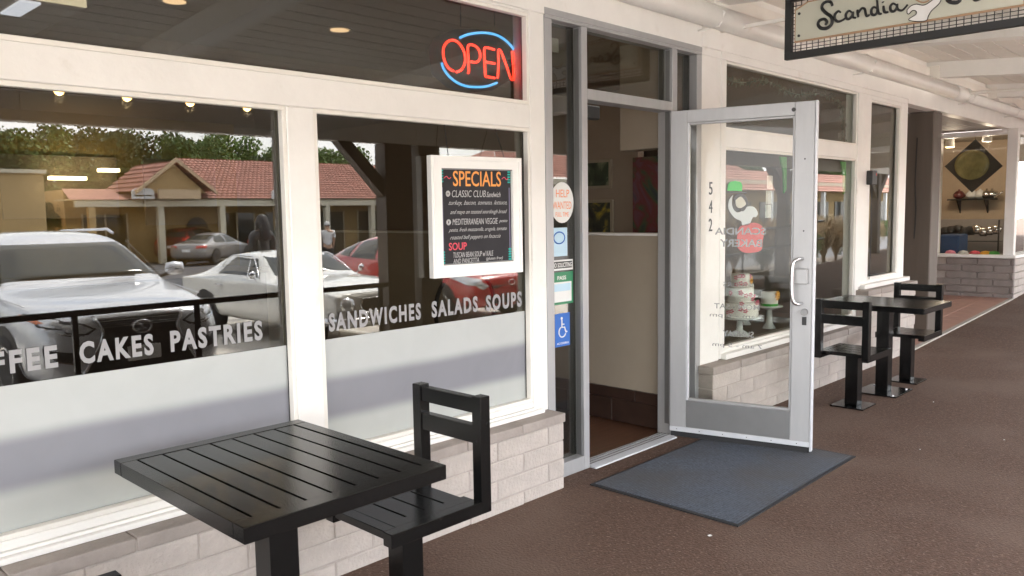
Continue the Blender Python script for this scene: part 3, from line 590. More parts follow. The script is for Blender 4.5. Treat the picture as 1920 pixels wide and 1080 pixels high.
for k in range(9): put('base_tile', box((4.872, .128+k*.45, .01), (5.02, .128+k*.45+.445, .18), .002), 'base', hw); put('base_tile', box((4.868, .128+k*.45-.22*(k > 0), .183), (5.02, .128+k*.45+.225, .264), .002), 'base', hw)
def pic(name, label, px, X, fm, im, fr=.03):
    a = onx(px[0], px[1], X); b = onx(px[2], px[3], X); y0, y1 = sorted((a.y, b.y)); z0, z1 = sorted((a.z, b.z))
    t = thing(name, label, 'picture', (X-.02, (y0+y1)/2, z0))
    if fm: put('picture_frame', box((X-.03, y0, z0), (X-.001, y1, z1), .004), fm, t)
    put('canvas', box((X-.034, y0+fr, z0+fr), (X-.0305, y1-fr, z1-fr)), im, t)
def paint(name, cols, sc):
    m = mat(name, cols[0], .6); t = m.node_tree; b = t.nodes['Principled BSDF']; n = N(t, 'ShaderNodeTexNoise'); n.inputs['Scale'].default_value = sc; n.inputs['Detail'].default_value = 3; n.inputs['Distortion'].default_value = 1.5
    c = N(t, 'ShaderNodeTexCoord'); t.links.new(c.outputs['Object'], n.inputs['Vector']); rp = N(t, 'ShaderNodeValToRGB'); e = rp.color_ramp.elements
    e[0].position = .3; e[0].color = (*cols[0], 1); e[1].position = .7; e[1].color = (*cols[-1], 1)
    for i, k in enumerate(cols[1:-1]): q = e.new(.3+.4*(i+1)/(len(cols)-1)); q.color = (*k, 1)
    t.links.new(n.outputs['Fac'], rp.inputs[0]); t.links.new(rp.outputs[0], b.inputs['Base Color']); return m
pic('framed_picture', 'pale framed picture of green foliage, upper one seen through the doorway', (1075, 303, 1149, 353), 6.6, 'inwall', paint('art_green', [(.02, .03, .03), (.05, .08, .05), (.25, .28, .2)], 5))
pic('framed_picture', 'pale framed picture of yellow flowers above the half wall', (1070, 376, 1152, 442), 6.6, 'inwall', paint('art_yellow', [(.02, .02, .03), (.06, .07, .05), (.5, .38, .05)], 6))
pic('abstract_painting', 'large abstract painting in red, green and violet behind the half wall', (1190, 296, 1262, 446), 6.6, None, paint('art_red', [(.05, .06, .09), (.08, .12, .07), (.20, .05, .06), (.18, .09, .13), (.07, .09, .13)], 3.2), 0)
for k, (x0, x1, z0, z1) in enumerate(((1.35, 2.2, 1.5, 2.25), (2.5, 3.7, 1.6, 2.3), (4.0, 4.9, 1.5, 2.3), (.3, 1.1, 1.0, 2.2))):
    t = thing('wall_picture', ['dark framed picture on the ochre back wall, left of centre', 'wide dark picture in the middle of the ochre back wall', 'dark framed picture at the right of the ochre back wall', 'tall dark picture at the left of the ochre back wall'][k], 'picture', ((x0+x1)/2, 6.88, z0)); put('canvas', box((x0, 6.86, z0), (x1, 6.895, z1), .004), 'inwall2', t)
# track lamps
tr = thing('track_lighting', 'row of small lit halogen lamps under the bakery ceiling', 'lamp', (3, 4.0, 2.6))
put('track_bar', box((1.2, 3.99, 2.74), (5.2, 4.02, 2.76)), 'trim', tr)
for x in (1.72, 2.234, 2.755, 3.295, 3.838):
    put('lamp_head', MB().lathe([(.02, .10), (.035, .08), (.055, .02), (.05, .018)], (x, 4.01, 2.60), 14), 'chrome', tr, smooth=True); put('lamp_bulb', MB().lathe([(.004, -.03), (.028, -.02), (.040, .002), (.034, .02), (.01, .03)], (x, 4.01, 2.60), 16), 'bulb', tr, smooth=True)
    put('lamp_stem', MB().cyl((x, 4.01, 2.70), (x, 4.01, 2.74), .008), 'trim', tr)
    l = bpy.data.lights.new('halogen', 'POINT'); l.energy = .5; l.color = (1, .72, .42); l.shadow_soft_size = .04; lo_ = bpy.data.objects.new('halogen', l); COL.objects.link(lo_); lo_.location = (x, 4.01, 2.55)
for k, (x, y) in enumerate(((2.026, 1.40), (3.089, 1.388), (2.76, 4.85), (4.267, 4.89))):
    t = thing('recessed_light', ['round recessed ceiling light above the left window pane', 'round recessed ceiling light left of the neon sign', 'round recessed ceiling light behind the track lamps, left', 'round recessed ceiling light behind the track lamps, right'][k], 'ceiling light', (x, y, 2.78), 'recessed ceiling lights')
    put('trim_ring', MB().lathe([(.062, 0), (.078, -.004), (.078, 0)], (x, y, 2.779), 24), 'inwall', t); put('lamp_face', MB().cyl((x, y, 2.777), (x, y, 2.773), .06, n=24), 'bulb2', t)
FX, FY, FZ = 1.326, .714, 2.5
M['glow_cream'] = mat('glow_cream_board', (.8, .72, .55), .5, emit=(1, .86, .62), es=.16)  # faint emission stands in for light falling on the cream front board
ft = thing('ceiling_fixture', 'boxy cream ceiling fixture with a fluorescent tube and a painted front glow, top left', 'ceiling light', (1.0, 1.2, 2.5))
put('housing', box((FX-3.0, FY, FZ), (FX, FY+1.25, 2.779), .005), 'inwall2', ft); put('front_board', box((FX-3.0, FY-.012, FZ+.002), (FX, FY-.001, 2.779)), 'glow_cream', ft); put('diffuser', box((FX-.25, FY+.01, FZ-.012), (FX-.17, FY+.30, FZ-.001), .004), 'fluo', ft)
for k, (px, py, wd) in enumerate(((129, 334, .28), (206, 319, .16))):
    v = ony(px, py, 6.6); single('lit_panel', box((v.x-wd/2*1.3, 6.58, v.z-.02), (v.x+wd/2*1.3, 6.7, v.z+.02), .003), 'tube', ['long lit lamp on the back wall of the bakery', 'short lit lamp on the back wall of the bakery'][k], 'lamp')
cn = thing('service_counter', 'long dark service counter at the back of the bakery', 'counter', (2, 5, 0))
put('front_panel', box((-1, 4.8, 0), (4.4, 4.85, 1.0)), 'base', cn); put('worktop', box((-1.05, 4.75, 1.0), (4.45, 5.6, 1.04), .004), 'inwall2', cn)
# a round-backed cafe chair inside
ch = thing('cafe_chair', 'round backed dark cafe chair inside behind the salads lettering', 'chair', (3.6, .9, 0))
mb = MB(); mb.tube([(3.55+.26*math.cos(t), .75, .98+.26*math.sin(t)) for t in np.linspace(-.35, math.pi+.35, 22)], .014, 8); put('back_hoop', mb, 'trim', ch, smooth=True)
put('seat', MB().lathe([(.2, 0), (.215, .015), (.2, .03)], (3.55, .95, .45), 20), 'base', ch)
for sx in (-.15, .15):
    for sy in (-.15, .15): put('leg', MB().cyl((3.55+sx, .95+sy, .01), (3.55+sx*.8, .95+sy*.8, .45), .013), 'trim', ch)

# ------------------------------------------------------------------ neon OPEN sign
NY = .125
def np_(px, py): v = ony(px, py, NY); return (v.x, v.y, v.z)
def npx(a, b): return np_(800+a/6.75, 30+b/6.75)
ne = thing('neon_sign', 'lit red and blue neon OPEN sign in the upper window', 'neon sign', npx(650, 560))
bk = [npx(a, b) for a, b in ((95, 380), (200, 240), (430, 150), (700, 140), (950, 220), (1140, 400), (1190, 560), (1120, 800), (900, 930), (600, 960), (330, 890), (140, 720))]
put('backing', MB().prism([(v[0], v[2]) for v in bk], 'y', NY+.045, NY+.05), glass('smoke_acrylic', (.45, .45, .52), .006), ne)
def strk(pts, m, nm, k=5, closed=False):
    P = [npx(*p) for p in pts]; put(nm, MB().tube(smooth_path(P, k), .0066, 10), m, ne, smooth=True)
strk([(420, 275), (520, 235), (640, 215), (760, 215), (880, 240), (980, 295), (1060, 370), (1110, 440), (1130, 515)], 'blue', 'blue_tube')
strk([(190, 590), (215, 670), (280, 760), (380, 840), (490, 885), (620, 900), (760, 890), (890, 845)], 'blue', 'blue_tube')
strk([(340, 695), (290, 670), (240, 600), (212, 500), (215, 400), (260, 330), (325, 305), (390, 330), (450, 400), (485, 500), (482, 600), (440, 680), (375, 710)], 'red', 'letter_tube')
strk([(522, 725), (535, 690), (527, 560), (522, 420), (530, 370), (580, 365), (640, 400), (675, 470), (672, 540), (630, 585), (545, 575)], 'red', 'letter_tube')
strk([(855, 425), (760, 400), (730, 420), (730, 520), (738, 660), (745, 760), (780, 770), (860, 785)], 'red', 'letter_tube'); strk([(740, 580), (860, 600)], 'red', 'letter_tube', 1)
strk([(900, 785), (908, 600), (905, 450), (925, 430), (950, 470), (1010, 630), (1065, 790), (1095, 800), (1100, 760), (1092, 600), (1080, 445)], 'red', 'letter_tube')
for px in (430, 860): a = npx(px, 130); put('hanging_chain', MB().cyl(a, (a[0], a[1], 2.78), .003, n=6), 'trim', ne)
# chalk specials board
BX0 = ony(812, 288, .15); B_ = thing('specials_board', 'white framed chalkboard of specials hanging in front of the window', 'menu board', (2.62, .0, 1.27))
bu = Vector((1, -.13, 0)).normalized(); bv = Vector((0, 0, 1)); bn = Vector((bu.y, -bu.x, 0))   # bn points outwards
BW, BH = .578, .612
def bpnt(u, v, d=0): p = Vector((2.640, .012, 1.272))+bu*u+bv*v+bn*d; return tuple(p)
def bbox(u0, u1, v0, v1, d0, d1):
    return MB().add([bpnt(u, v, d) for d in (d0, d1) for (u, v) in ((u0, v0), (u1, v0), (u1, v1), (u0, v1))], [(0, 1, 2, 3), (7, 6, 5, 4), (0, 4, 5, 1), (1, 5, 6, 2), (2, 6, 7, 3), (3, 7, 4, 0)])
def prof(u0, u1, v0, v1, nm):
    put(nm, bbox(u0, u1, v0, v1, -.02, .018), 'frame', B_)
F_ = .062
prof(0, BW, 0, F_, 'frame_rail'); prof(0, BW, BH-F_, BH, 'frame_rail'); prof(0, F_, F_, BH-F_, 'frame_stile'); prof(BW-F_, BW, F_, BH-F_, 'frame_stile')
for (a, b, c, d) in ((.012, BW-.012, .012, .022), (.012, BW-.012, BH-.022, BH-.012), (.012, .022, .022, BH-.022), (BW-.022, BW-.012, .022, BH-.022)): put('frame_moulding', bbox(a, b, c, d, .018, .024), 'frame', B_)
for (a, b, c, d) in ((F_-.004, BW-F_+.004, F_-.004, F_+.006), (F_-.004, BW-F_+.004, BH-F_-.006, BH-F_+.004)): put('inner_lip', bbox(a, b, c, d, .0, .012), 'alud', B_)
put('board', bbox(F_, BW-F_, F_, BH-F_, -.01, 0), 'chalk', B_)
def bt(s, u, v, wd, ht, m, **kw):
    mb = MB(); text(mb, s, bpnt(.062+(u-.062)*.855, .062+(v-.062)*.92, .001), bu, bv, wd*.855, ht*.92, depth=.0004, **kw); put('chalk_writing', mb, m, B_)
bt('SPECIALS', .155, .495, .36, .085, 'cho', bold=.008)
bt('CLASSIC CLUB', .145, .435, .25, .038, 'chw', shear=.2, bold=-.004); bt('Sandwich', .40, .435, .11, .030, 'chw', shear=.4)
bt('turkey, bacon, tomato, lettuce,', .12, .385, .44, .032, 'chw', shear=.6, bold=-.006); bt('and mayo on toasted sourdough bread', .13, .335, .43, .030, 'chw', shear=.6, bold=-.006)
bt('MEDITERRANEAN VEGGIE', .145, .282, .34, .034, 'chw', shear=.15, bold=-.004); bt('pesto', .495, .285, .065, .02, 'chw', shear=.4)
bt('pesto, fresh mozzarella, arugula, tomato', .115, .238, .44, .028, 'chw', shear=.6, bold=-.006); bt('roasted bell peppers on focaccia', .125, .195, .38, .030, 'chw', shear=.6, bold=-.006)
bt('SOUP', .115, .142, .13, .042, 'chr', bold=.012); bt('TUSCAN BEAN SOUP w/ KALE', .145, .100, .30, .030, 'chw', shear=.15, bold=-.004); bt('AND PANCETTA', .145, .068, .19, .026, 'chw', shear=.15, bold=-.004); bt('(gluten free)', .39, .072, .13, .022, 'chw', shear=.3)
for v in (.452, .298): put('chalk_dot', MB().tube([bpnt(.108+.009*math.cos(t), v*.935+.011*math.sin(t), .002) for t in np.linspace(0, 6.28, 10)[:-1]], .005, 5, True), 'chw', B_)
for u in (.074, BW-.074):
    put('chalk_border', bbox(u-.003, u+.003, .10, .455, .0005, .0012), 'chp', B_)
    for k in range(5):
        for v0 in (.070, .48): put('chalk_mark', bbox(u-.010, u+.008, v0+k*.0135, v0+k*.0135+.008, .0005, .0014), 'chg', B_)
for u0, s in ((.086, 1), (.455, 1)): put('chalk_squiggle', MB().tube(smooth_path([bpnt(u0, .50, .002), bpnt(u0+.015, .51, .002), bpnt(u0+.03, .498, .002), bpnt(u0+.042, .505, .002)], 4), .0022, 5), 'chr', B_)
for u in (.12, .48): a = bpnt(u, BH, -.005); put('hanging_chain', MB().cyl(a, (a[0], .03, 2.06), .0025, n=6), 'trim', B_)

# stickers on the sidelight (just outside the glass)
ys_ = .058
def stick(name, label, x0, x1, z0, z1, m, oval=False):
    t = thing(name, label, 'sticker', ((x0+x1)/2, ys_, z0)); mb = MB()
    if oval: mb.prism([((x0+x1)/2+(x1-x0)/2*math.cos(a), (z0+z1)/2+(z1-z0)/2*math.sin(a)) for a in np.linspace(0, 2*math.pi, 28)[:-1]], 'y', ys_-.001, ys_+.001)
    else: mb.box((x0, ys_-.001, z0), (x1, ys_+.001, z1))
    put('sheet', mb, m, t); return t
def tx(t, s, x0, x1, z0, z1, m, **kw): mb = MB(); text(mb, s, (x0, ys_-.0018, z0), (1, 0, 0), (0, 0, 1), x1-x0, z1-z0, depth=.0003, **kw); put('print', mb, m, t)
t = stick('help_wanted_sign', 'white oval help wanted sign handwritten in orange on the sidelight', 3.60, 3.812, 1.527, 1.770, 'paper', True)
tx(t, 'HELP', 3.65, 3.77, 1.68, 1.725, 'orange'); tx(t, 'WANTED', 3.62, 3.79, 1.61, 1.655, 'orange'); tx(t, 'FULL TIME', 3.645, 3.765, 1.565, 1.592, 'orange')
t = stick('no_soliciting_sign', 'small white and black no soliciting strip on the sidelight', 3.60, 3.80, 1.245, 1.308, 'paper'); put('band', box((3.607, ys_-.0016, 1.257), (3.793, ys_-.0011, 1.298)), 'signk', t)
mb = MB(); text(mb, 'NO SOLICITING', (3.61, ys_-.0024, 1.263), (1, 0, 0), (0, 0, 1), .18, .028, depth=.0002, bold=.02); put('print', mb, 'paper', t)
t = stick('health_pass_notice', 'green edged pass notice taped on the sidelight under the black strip', 3.605, 3.80, 1.04, 1.235, 'green'); put('page', box((3.605, ys_-.0016, 1.055), (3.785, ys_-.0011, 1.175)), 'paper', t); put('page_tint', box((3.615, ys_-.0022, 1.12), (3.775, ys_-.0017, 1.165)), 'lblue', t)
mb = MB(); text(mb, 'PASS', (3.655, ys_-.0018, 1.188), (1, 0, 0), (0, 0, 1), .08, .024, depth=.0003, bold=.02); put('print', mb, 'paper', t)
t = stick('credit_sticker', 'pale blue round printed sticker below the oval sign', 3.60, 3.75, 1.33, 1.50, 'lblue')
put('ring', MB().tube([(3.675+.05*math.cos(a), ys_-.002, 1.44+.035*math.sin(a)) for a in np.linspace(0, 6.28, 18)[:-1]], .004, 5, True), 'blueink', t)
t = stick('accessibility_sticker', 'blue square wheelchair access sticker on the sidelight', 3.630, 3.767, .785, .985, 'blueink')
mb = MB(); Y_ = ys_-.002
c0 = (3.695, .885)
mb.tube([(c0[0]+.032*math.cos(a), Y_, c0[1]-.012+.032*math.sin(a)) for a in np.linspace(2.0, 5.9, 14)], .004, 5); mb.tube([(3.690, Y_, .945), (3.690, Y_, .90), (3.715, Y_, .90), (3.728, Y_, .868), (3.738, Y_, .872)], .005, 5); mb.tube([(3.692, Y_, .92), (3.712, Y_, .918)], .004, 5)
mb.cyl((3.690, Y_-.001, .955), (3.690, Y_+.001, .955), .009, n=12); put('wheelchair_symbol', mb, 'paper', t)
tx(t, 'ACCESSIBLE', 3.645, 3.752, .798, .810, 'paper', bold=.01)

# emblem on the bakery window: dancing baker lifting a green cake
E_ = thing('window_emblem', 'painted emblem of a baker girl in a red skirt lifting a green cake', 'window decal', (6.0, .048, 1.3)); EY = .047
def ep(px, py, y=EY): v = ony(1320+px/3.088, 330+py/3.086, y); return (v.x, v.z)
def shape(nm, pts, m, y=EY, sm=True):
    P = [Vector((*ep(*p), 0)) for p in pts]; 
    if sm: P = smooth_path(P+[P[0]], 3)[:-1]
    put(nm, MB().prism([(p.x, p.y) for p in P], 'y', y-.0006, y+.0006), m, E_)
shape('cake', [(135, 85), (138, 50), (150, 35), (180, 28), (212, 35), (222, 55), (220, 88)], 'lime', sm=False); shape('tray', [(112, 90), (245, 94), (245, 99), (112, 96)], 'signk', sm=False)
shape('dress', [(168, 110), (145, 140), (142, 190), (175, 240), (215, 262), (222, 285), (262, 280), (282, 240), (300, 238), (312, 215), (290, 180), (250, 178), (215, 205), (185, 208), (165, 180), (162, 140)], 'greyw')
shape('hair', [(172, 130), (190, 105), (225, 105), (248, 130), (252, 165), (225, 205), (205, 185), (180, 150)], 'hair', EY-.002)
shape('face', [(180, 140), (205, 120), (222, 128), (240, 160), (225, 178), (200, 186), (182, 170)], 'signp', EY-.004)
shape('skirt', [(195, 330), (205, 295), (240, 280), (290, 270), (330, 285), (348, 320), (338, 380), (330, 430), (270, 445), (220, 438), (190, 400)], 'skirt')
# posters taped behind the bakery glass
for k, (px, py) in enumerate(((1443, 342), (1441, 370), (1440, 396))):
    v = ony(px, py, .075); v2 = ony(px+10, py, .075)
    single('taped_notice', box((v.x-.05, .072, v.z-.055), (v.x+.05, .074, v.z+.055)), 'paper', ['uppermost', 'middle', 'lowest'][k]+' of three white notices taped in a column on the bakery window', 'notice', 'notices taped to the bakery window')
# display ledge with cakes
lg = thing('display_ledge', 'brown ledge inside the bakery window that carries the cakes', 'shelf', (6.8, .5, .4)); put('ledge_top', box((5.53, .13, .44), (8.04, 1.5, .50), .004), 'cork', lg); put('ledge_front', box((5.53, 1.4, .0), (8.04, 1.5, .4395)), 'cork', lg)
def stand(nm, label, x, y, h, r, tiers, cm, extra):
    t = thing(nm, label, 'cake', (x, y, .5))
    st = put('cake_stand', MB().lathe([(r*.5, 0), (r*.42, .02), (.03, .05), (.025, h-.03), (r*.8, h-.01), (r, h), (r, h+.008), (.01, h+.008)], (x, y, .5), 28), 'porcelain', t, smooth=True)
    z = .5+h+.008
    for (tr_, th_) in tiers:
        put('cake_tier', MB().lathe([(tr_, 0), (tr_*1.01, .01), (tr_, th_-.01), (tr_*.96, th_), (.01, th_)], (x, y, z), 28), cm, t, smooth=True)
        if extra == 'pink':
            for k in range(8):
                a = random.uniform(math.pi*.85, math.pi*1.9); zz = z+random.uniform(.02, th_); 
                mb = MB(); cx, cy = x+tr_*math.cos(a), y+tr_*math.sin(a)
                for q in range(5): b2 = q*1.257; mb.lathe([(.004, -.004), (.012, 0), (.004, .006)], (cx+.013*math.cos(b2)*math.sin(a)*-1, cy+.013*math.cos(b2)*math.cos(a)-.006, zz+.013*math.sin(b2)), 6)
                put('sugar_flower', mb, 'pink', t)
        else: put('icing_band', MB().lathe([(tr_*1.02, 0), (tr_*1.03, .02), (tr_*1.02, .022)], (x, y, z), 28), 'gicing', t)
        z += th_
    if extra != 'pink':
        mb = MB()
        for q in range(9): a = q*.698; mb.add([(x-tr_*.3, y-tr_-.01, z-.03), (x-tr_*.3+.04*math.cos(a-.25), y-tr_-.018, z-.03+.04*math.sin(a-.25)), (x-tr_*.3+.05*math.cos(a), y-tr_-.012, z-.03+.05*math.sin(a)), (x-tr_*.3+.04*math.cos(a+.25), y-tr_-.018, z-.03+.04*math.sin(a+.25))], [(0, 1, 2, 3)])
        put('sugar_flower', mb, 'yellow', t)
stand('tiered_cake', 'white three tiered cake with pink sugar flowers in the bakery window', 6.38, .33, .16, .19, ((.155, .13), (.115, .13), (.08, .11)), 'icing', 'pink')
stand('small_cake', 'small white cake with green band and yellow flower, right of the tiered cake', 6.93, .33, .20, .12, ((.075, .13),), 'icing', 'y')
stand('small_cake', 'small white and green cake behind the tiered cake', 7.02, .62, .27, .12, ((.08, .11), (.05, .07)), 'icing', 'y')
# leafy garland inside the transom and green ribbon tails
gr = thing('garland', 'dark leafy garland hung along the top of the bakery window', 'garland', (6.8, .12, 2.6)); mb = MB()
path = smooth_path([(5.56, .12, 2.62), (5.9, .12, 2.58), (6.4, .12, 2.64), (6.9, .12, 2.585), (7.5, .12, 2.63), (7.9, .12, 2.58), (7.99, .12, 2.45), (7.97, .12, 2.25)], 8); mb.tube(path, .004, 5)
for p in path*7:
    a = random.uniform(0, 6.28); d = Vector((math.cos(a), random.uniform(-.2, .2), math.sin(a)))*random.uniform(.02, .05); q = p+Vector((random.uniform(-.04, .04), random.uniform(-.02, .02), random.uniform(-.02, .02))); s = d.cross(Vector((0, 1, 0))).normalized()*.009
    mb.add([q, q+d*.5+s, q+d, q+d*.5-s], [(0, 1, 2, 3)])
put('sprigs', mb, 'garl', gr, kind='stuff')
for i, (x0, s) in enumerate(((5.57, 1), (6.72, -1), (8.0, -1))):
    single('ribbon_tail', MB().prism([(x0, 2.03), (x0+s*.12, 2.03), (x0+s*.05, 1.9), (x0+s*.035, 1.72), (x0, 1.75)], 'y', .085, .10), 'gicing', ['green ribbon tail in the upper left corner of the bakery window', 'green ribbon tail in the middle of the bakery window head', 'green ribbon tail in the upper right corner of the bakery window'][i], 'ribbon', 'green ribbon tails')

# ------------------------------------------------------------------ hanging sign of the bakery
SX = 5.43; SY0 = -.503; SL = 1.50; SZ = 2.606; SH = .43
HS = thing('hanging_sign', 'black framed hanging sign with wire mesh and script name over the walkway', 'sign', (SX, SY0-SL/2, SZ))
def sp(u, v, d=0): return (SX-d, SY0-u, SZ+v)      # d towards the viewer (-x)
def sb(nm, u0, u1, v0, v1, d0, d1, m, c=.002): return put(nm, MB().box(sp(u0, v0, d0), sp(u1, v1, d1), c), m, HS)
fwid = .047
sb('frame_bar', 0, SL, 0, fwid, -.02, .02, 'signk'); sb('frame_bar', 0, SL, SH-fwid, SH, -.02, .02, 'signk'); sb('frame_bar', 0, fwid, fwid, SH-fwid, -.02, .02, 'signk'); sb('frame_bar', SL-fwid, SL, fwid, SH-fwid, -.02, .02, 'signk')
mb = MB()
for k in range(int((SL-2*fwid)/.040)): mb.box(sp(fwid+.02+k*.040, fwid, -.001), sp(fwid+.02+k*.040+.005, SH-fwid, .002))
for k in range(int((SH-2*fwid)/.024)): mb.box(sp(fwid, fwid+.014+k*.024, .0025), sp(SL-fwid, fwid+.0185+k*.024, .0055))
put('wire_mesh', mb, 'signk', HS, kind='stuff')
PO = [(.072, .105), (.072, .325), (.16, .365), (SL-.16, .365), (SL-.072, .325), (SL-.072, .105)]
def poly(pts, d0, d1): mb = MB(); n = len(pts); return mb.add([sp(u, v, d0) for u, v in pts]+[sp(u, v, d1) for u, v in pts], [tuple(range(n)), tuple(range(2*n-1, n-1, -1))]+[(i, n+i, n+(i+1) % n, (i+1) % n) for i in range(n)])
put('edge_band', poly(PO, .006, .020), 'tan', HS)
IN = [(u+(.011 if u < SL/2 else -.011), v+(.011 if v < .2 else -.011)) for u, v in PO]
put('name_panel', poly(IN, .0205, .030), 'signp', HS)
for (u, v) in ((.108, .145), (.108, .290)): put('bolt', MB().cyl(sp(u, v, .030), sp(u, v, .036), .009, n=12), 'signk', HS)
def su(px, py):                        # photo pixel -> sign u, v
    p = onx(1440+px/4, py/4, SX-.03); return (SY0-p.y, p.z-SZ)
def script(strokes, nm, r=.0088, m='signk', d=.036):
    mb = MB()
    for st in strokes:
        P = smooth_path([Vector(sp(*su(*q), d)) for q in st], 5); k = len(P)
        mb.tube(P, lambda t: r*(.72+.28*math.sin(t*math.pi)), 6)
    put(nm, mb, m, HS, smooth=True)
script([[(485, 45), (475, 18), (450, 12), (415, 30), (408, 65), (440, 100), (478, 130), (480, 180), (445, 212), (400, 212), (378, 185), (390, 155), (425, 145), (445, 165), (432, 188)]], 'script_letter', .0115)
script([[(548, 95), (530, 85), (505, 110), (505, 145), (530, 162), (565, 150), (590, 130)]], 'script_letter')
script([[(632, 95), (610, 82), (588, 105), (590, 138), (612, 142), (635, 115), (638, 90), (640, 128), (662, 135)]], 'script_letter')
script([[(672, 75), (680, 130)], [(680, 100), (705, 65), (728, 70), (735, 105), (745, 122), (765, 112)]], 'script_letter')
script([[(818, 62), (795, 55), (778, 75), (782, 108), (805, 112), (822, 85), (822, 20), (812, -40)], [(822, 20), (830, 95), (855, 105)]], 'script_letter')
script([[(868, 45), (876, 90), (905, 92)], [(864, 15), (866, 20)]], 'script_letter')
script([[(962, 38), (940, 28), (920, 50), (925, 82), (948, 85), (968, 60), (970, 32), (975, 70), (1010, 78), (1050, 35)]], 'script_letter')
script([[(1340, 0), (1370, 18), (1420, 20), (1450, -5)], [(1360, -60), (1350, -20), (1375, 5)], [(1540, -20), (1560, 0), (1600, -10)]], 'script_letter', .0115)
EM = [(1045, 75), (1075, 45), (1115, 32), (1160, 40), (1195, 30), (1245, -5), (1290, -20), (1300, 0), (1280, 35), (1230, 80), (1205, 120), (1195, 150), (1165, 160), (1120, 162), (1065, 155), (1062, 140), (1110, 110), (1112, 85), (1085, 80), (1060, 105), (1045, 100)]
Pm = smooth_path([Vector((*su(*q), 0)) for q in EM+[EM[0]]], 3)[:-1]
put('emblem', poly([(p.x, p.y) for p in Pm], .0305, .034), 'icing', HS); put('emblem_outline', MB().tube([sp(p.x, p.y, .035) for p in Pm], .0026, 5, True), 'signk', HS)
put('emblem_head', MB().tube(smooth_path([Vector(sp(*su(*q), .037)) for q in ((1110, -5), (1140, 15), (1180, 18), (1215, -2))], 4), .0045, 6), 'tan', HS)
put('support_bar', MB().box((SX-.012, SY0+.002, 2.872), (SX+.012, -.006, 2.896), .002), 'ceil', HS)
for u in (.3, 1.3): a = sp(u, SH); put('hanger_rod', MB().cyl(a, (a[0], a[1], rz(a[1])+.172), .006, n=8), 'signk', HS)

# ------------------------------------------------------------------ floor mat
Dm = thing('door_mat', 'blue grey ribbed entrance mat with black rubber edge below the door', 'mat', (4.39, -.68, 0))
q = [(3.622, -.206), (3.618, -1.157), (5.165, -1.146), (5.150, -.200)]
put('rubber_border', MB().prism(q, 'z', .001, .007), 'rubber', Dm)
iq = [(a+(.022 if a < 4 else -.022), b+(.018 if b < -.6 else -.018)) for a, b in q]
mb = MB(); nx_, ny_ = 60, 40
vs = []
for i in range(nx_+1):
    for j in range(ny_+1):
        s, t = i/nx_, j/ny_; a = Vector(iq[1]).lerp(Vector(iq[2]), s); b = Vector(iq[0]).lerp(Vector(iq[3]), s); p = a.lerp(b, t)
        vs.append((p.x, p.y, .0105+.0018*noise.noise(Vector((p.x*3, p.y*3, 0)))))
mb.add(vs, [(i*(ny_+1)+j, (i+1)*(ny_+1)+j, (i+1)*(ny_+1)+j+1, i*(ny_+1)+j+1) for i in range(nx_) for j in range(ny_)])
mb.prism(iq, 'z', .0072, .0085)
put('carpet_pile', mb, 'mat', Dm)

# ------------------------------------------------------------------ tables and stools
def table(label, x, y):
    t = thing('patio_table', label, 'table', (x, y, 0), 'black slatted patio tables')
    w, d, zt = .712, .900, .78; x0, x1, y0, y1 = x-w/2, x+w/2, y-d/2, y+d/2
    for ya in (y0, y1-.060): put('frame_rail', box((x0, ya, zt-.048), (x1, ya+.060, zt), .0025), 'black', t)
    for xa in (x0, x1-.052): put('frame_rail', box((xa, y0+.0603, zt-.048), (xa+.052, y1-.0603, zt-.0004), .0015), 'black', t)
    n = 7; a = x0+.052; sw = (w-.104-.0075*8)/7
    for k in range(n):
        xa = a+.0075+k*(sw+.0075); put('slat', box((xa, y0+.0605, zt-.022), (xa+sw, y1-.0605, zt-.0015), .0015), 'black', t)
    for yy in (y0+.25, y1-.25): put('cross_bar', box((x0+.053, yy-.02, zt-.046), (x1-.053, yy+.02, zt-.0225)), 'blackslot', t)
    px_, py_ = x-.035, y-.04
    put('post', box((px_-.052, py_-.052, .012), (px_+.052, py_+.052, zt-.047), .004), 'black', t)
    put('base_plate', box((px_-.205, py_-.175, .0005), (px_+.205, py_+.175, .012), .002), 'black', t)
    for sx in (-1, 1):
        for sy in (-1, 1): put('anchor_bolt', MB().cyl((px_+sx*.165, py_+sy*.135, .012), (px_+sx*.165, py_+sy*.135, .018), .011, n=6), 'steel', t)
    return t
def stool(label, x, y, flip=False):
    t = thing('patio_stool', label, 'stool', (x, y, 0), 'black slatted patio stools fixed beside the tables')
    zt = .46; x0, x1, y0, y1 = x-.25, x+.25, y-.21, y+.21
    for yy in (y0, y1-.052): 
        put('side_arm', box((x0, yy, zt-.052), (x1-.0525, yy+.052, zt), .0025), 'black', t)
        put('back_upright', box((x1-.052, yy, zt-.052), (x1, yy+.052, .878), .0025), 'black', t)
    put('front_rail', box((x0+.006, y0+.0525, zt-.032), (x0+.058, y1-.0525, zt-.001), .002), 'black', t)
    sw = (.50-.058-.052-.0085*4-.01)/4
    for k in range(4): xa = x0+.0585+.0085+k*(sw+.0085)-.008; put('slat', box((xa, y0+.0525+.0, zt-.030), (xa+sw, y1-.0525, zt-.0015), .0015), 'black', t)
    for yy in (y0+.0525, y1-.0525-.055): put('slat_bearer', box((x0+.059, yy, zt-.029), (x1-.053, yy+.055, zt-.0012), .001), 'black', t)
    put('back_rail', box((x1-.046, y0+.0525, .808), (x1-.008, y1-.0525, .870), .0025), 'black', t); put('back_rail', box((x1-.046, y0+.0525, .685), (x1-.008, y1-.0525, .758), .0025), 'black', t)
    x -= .025; put('post', box((x-.05, y-.05, .012), (x+.05, y+.05, zt-.031), .004), 'black', t); put('base_plate', box((x-.14, y-.13, .0005), (x+.14, y+.13, .012), .002), 'black', t)
    return t
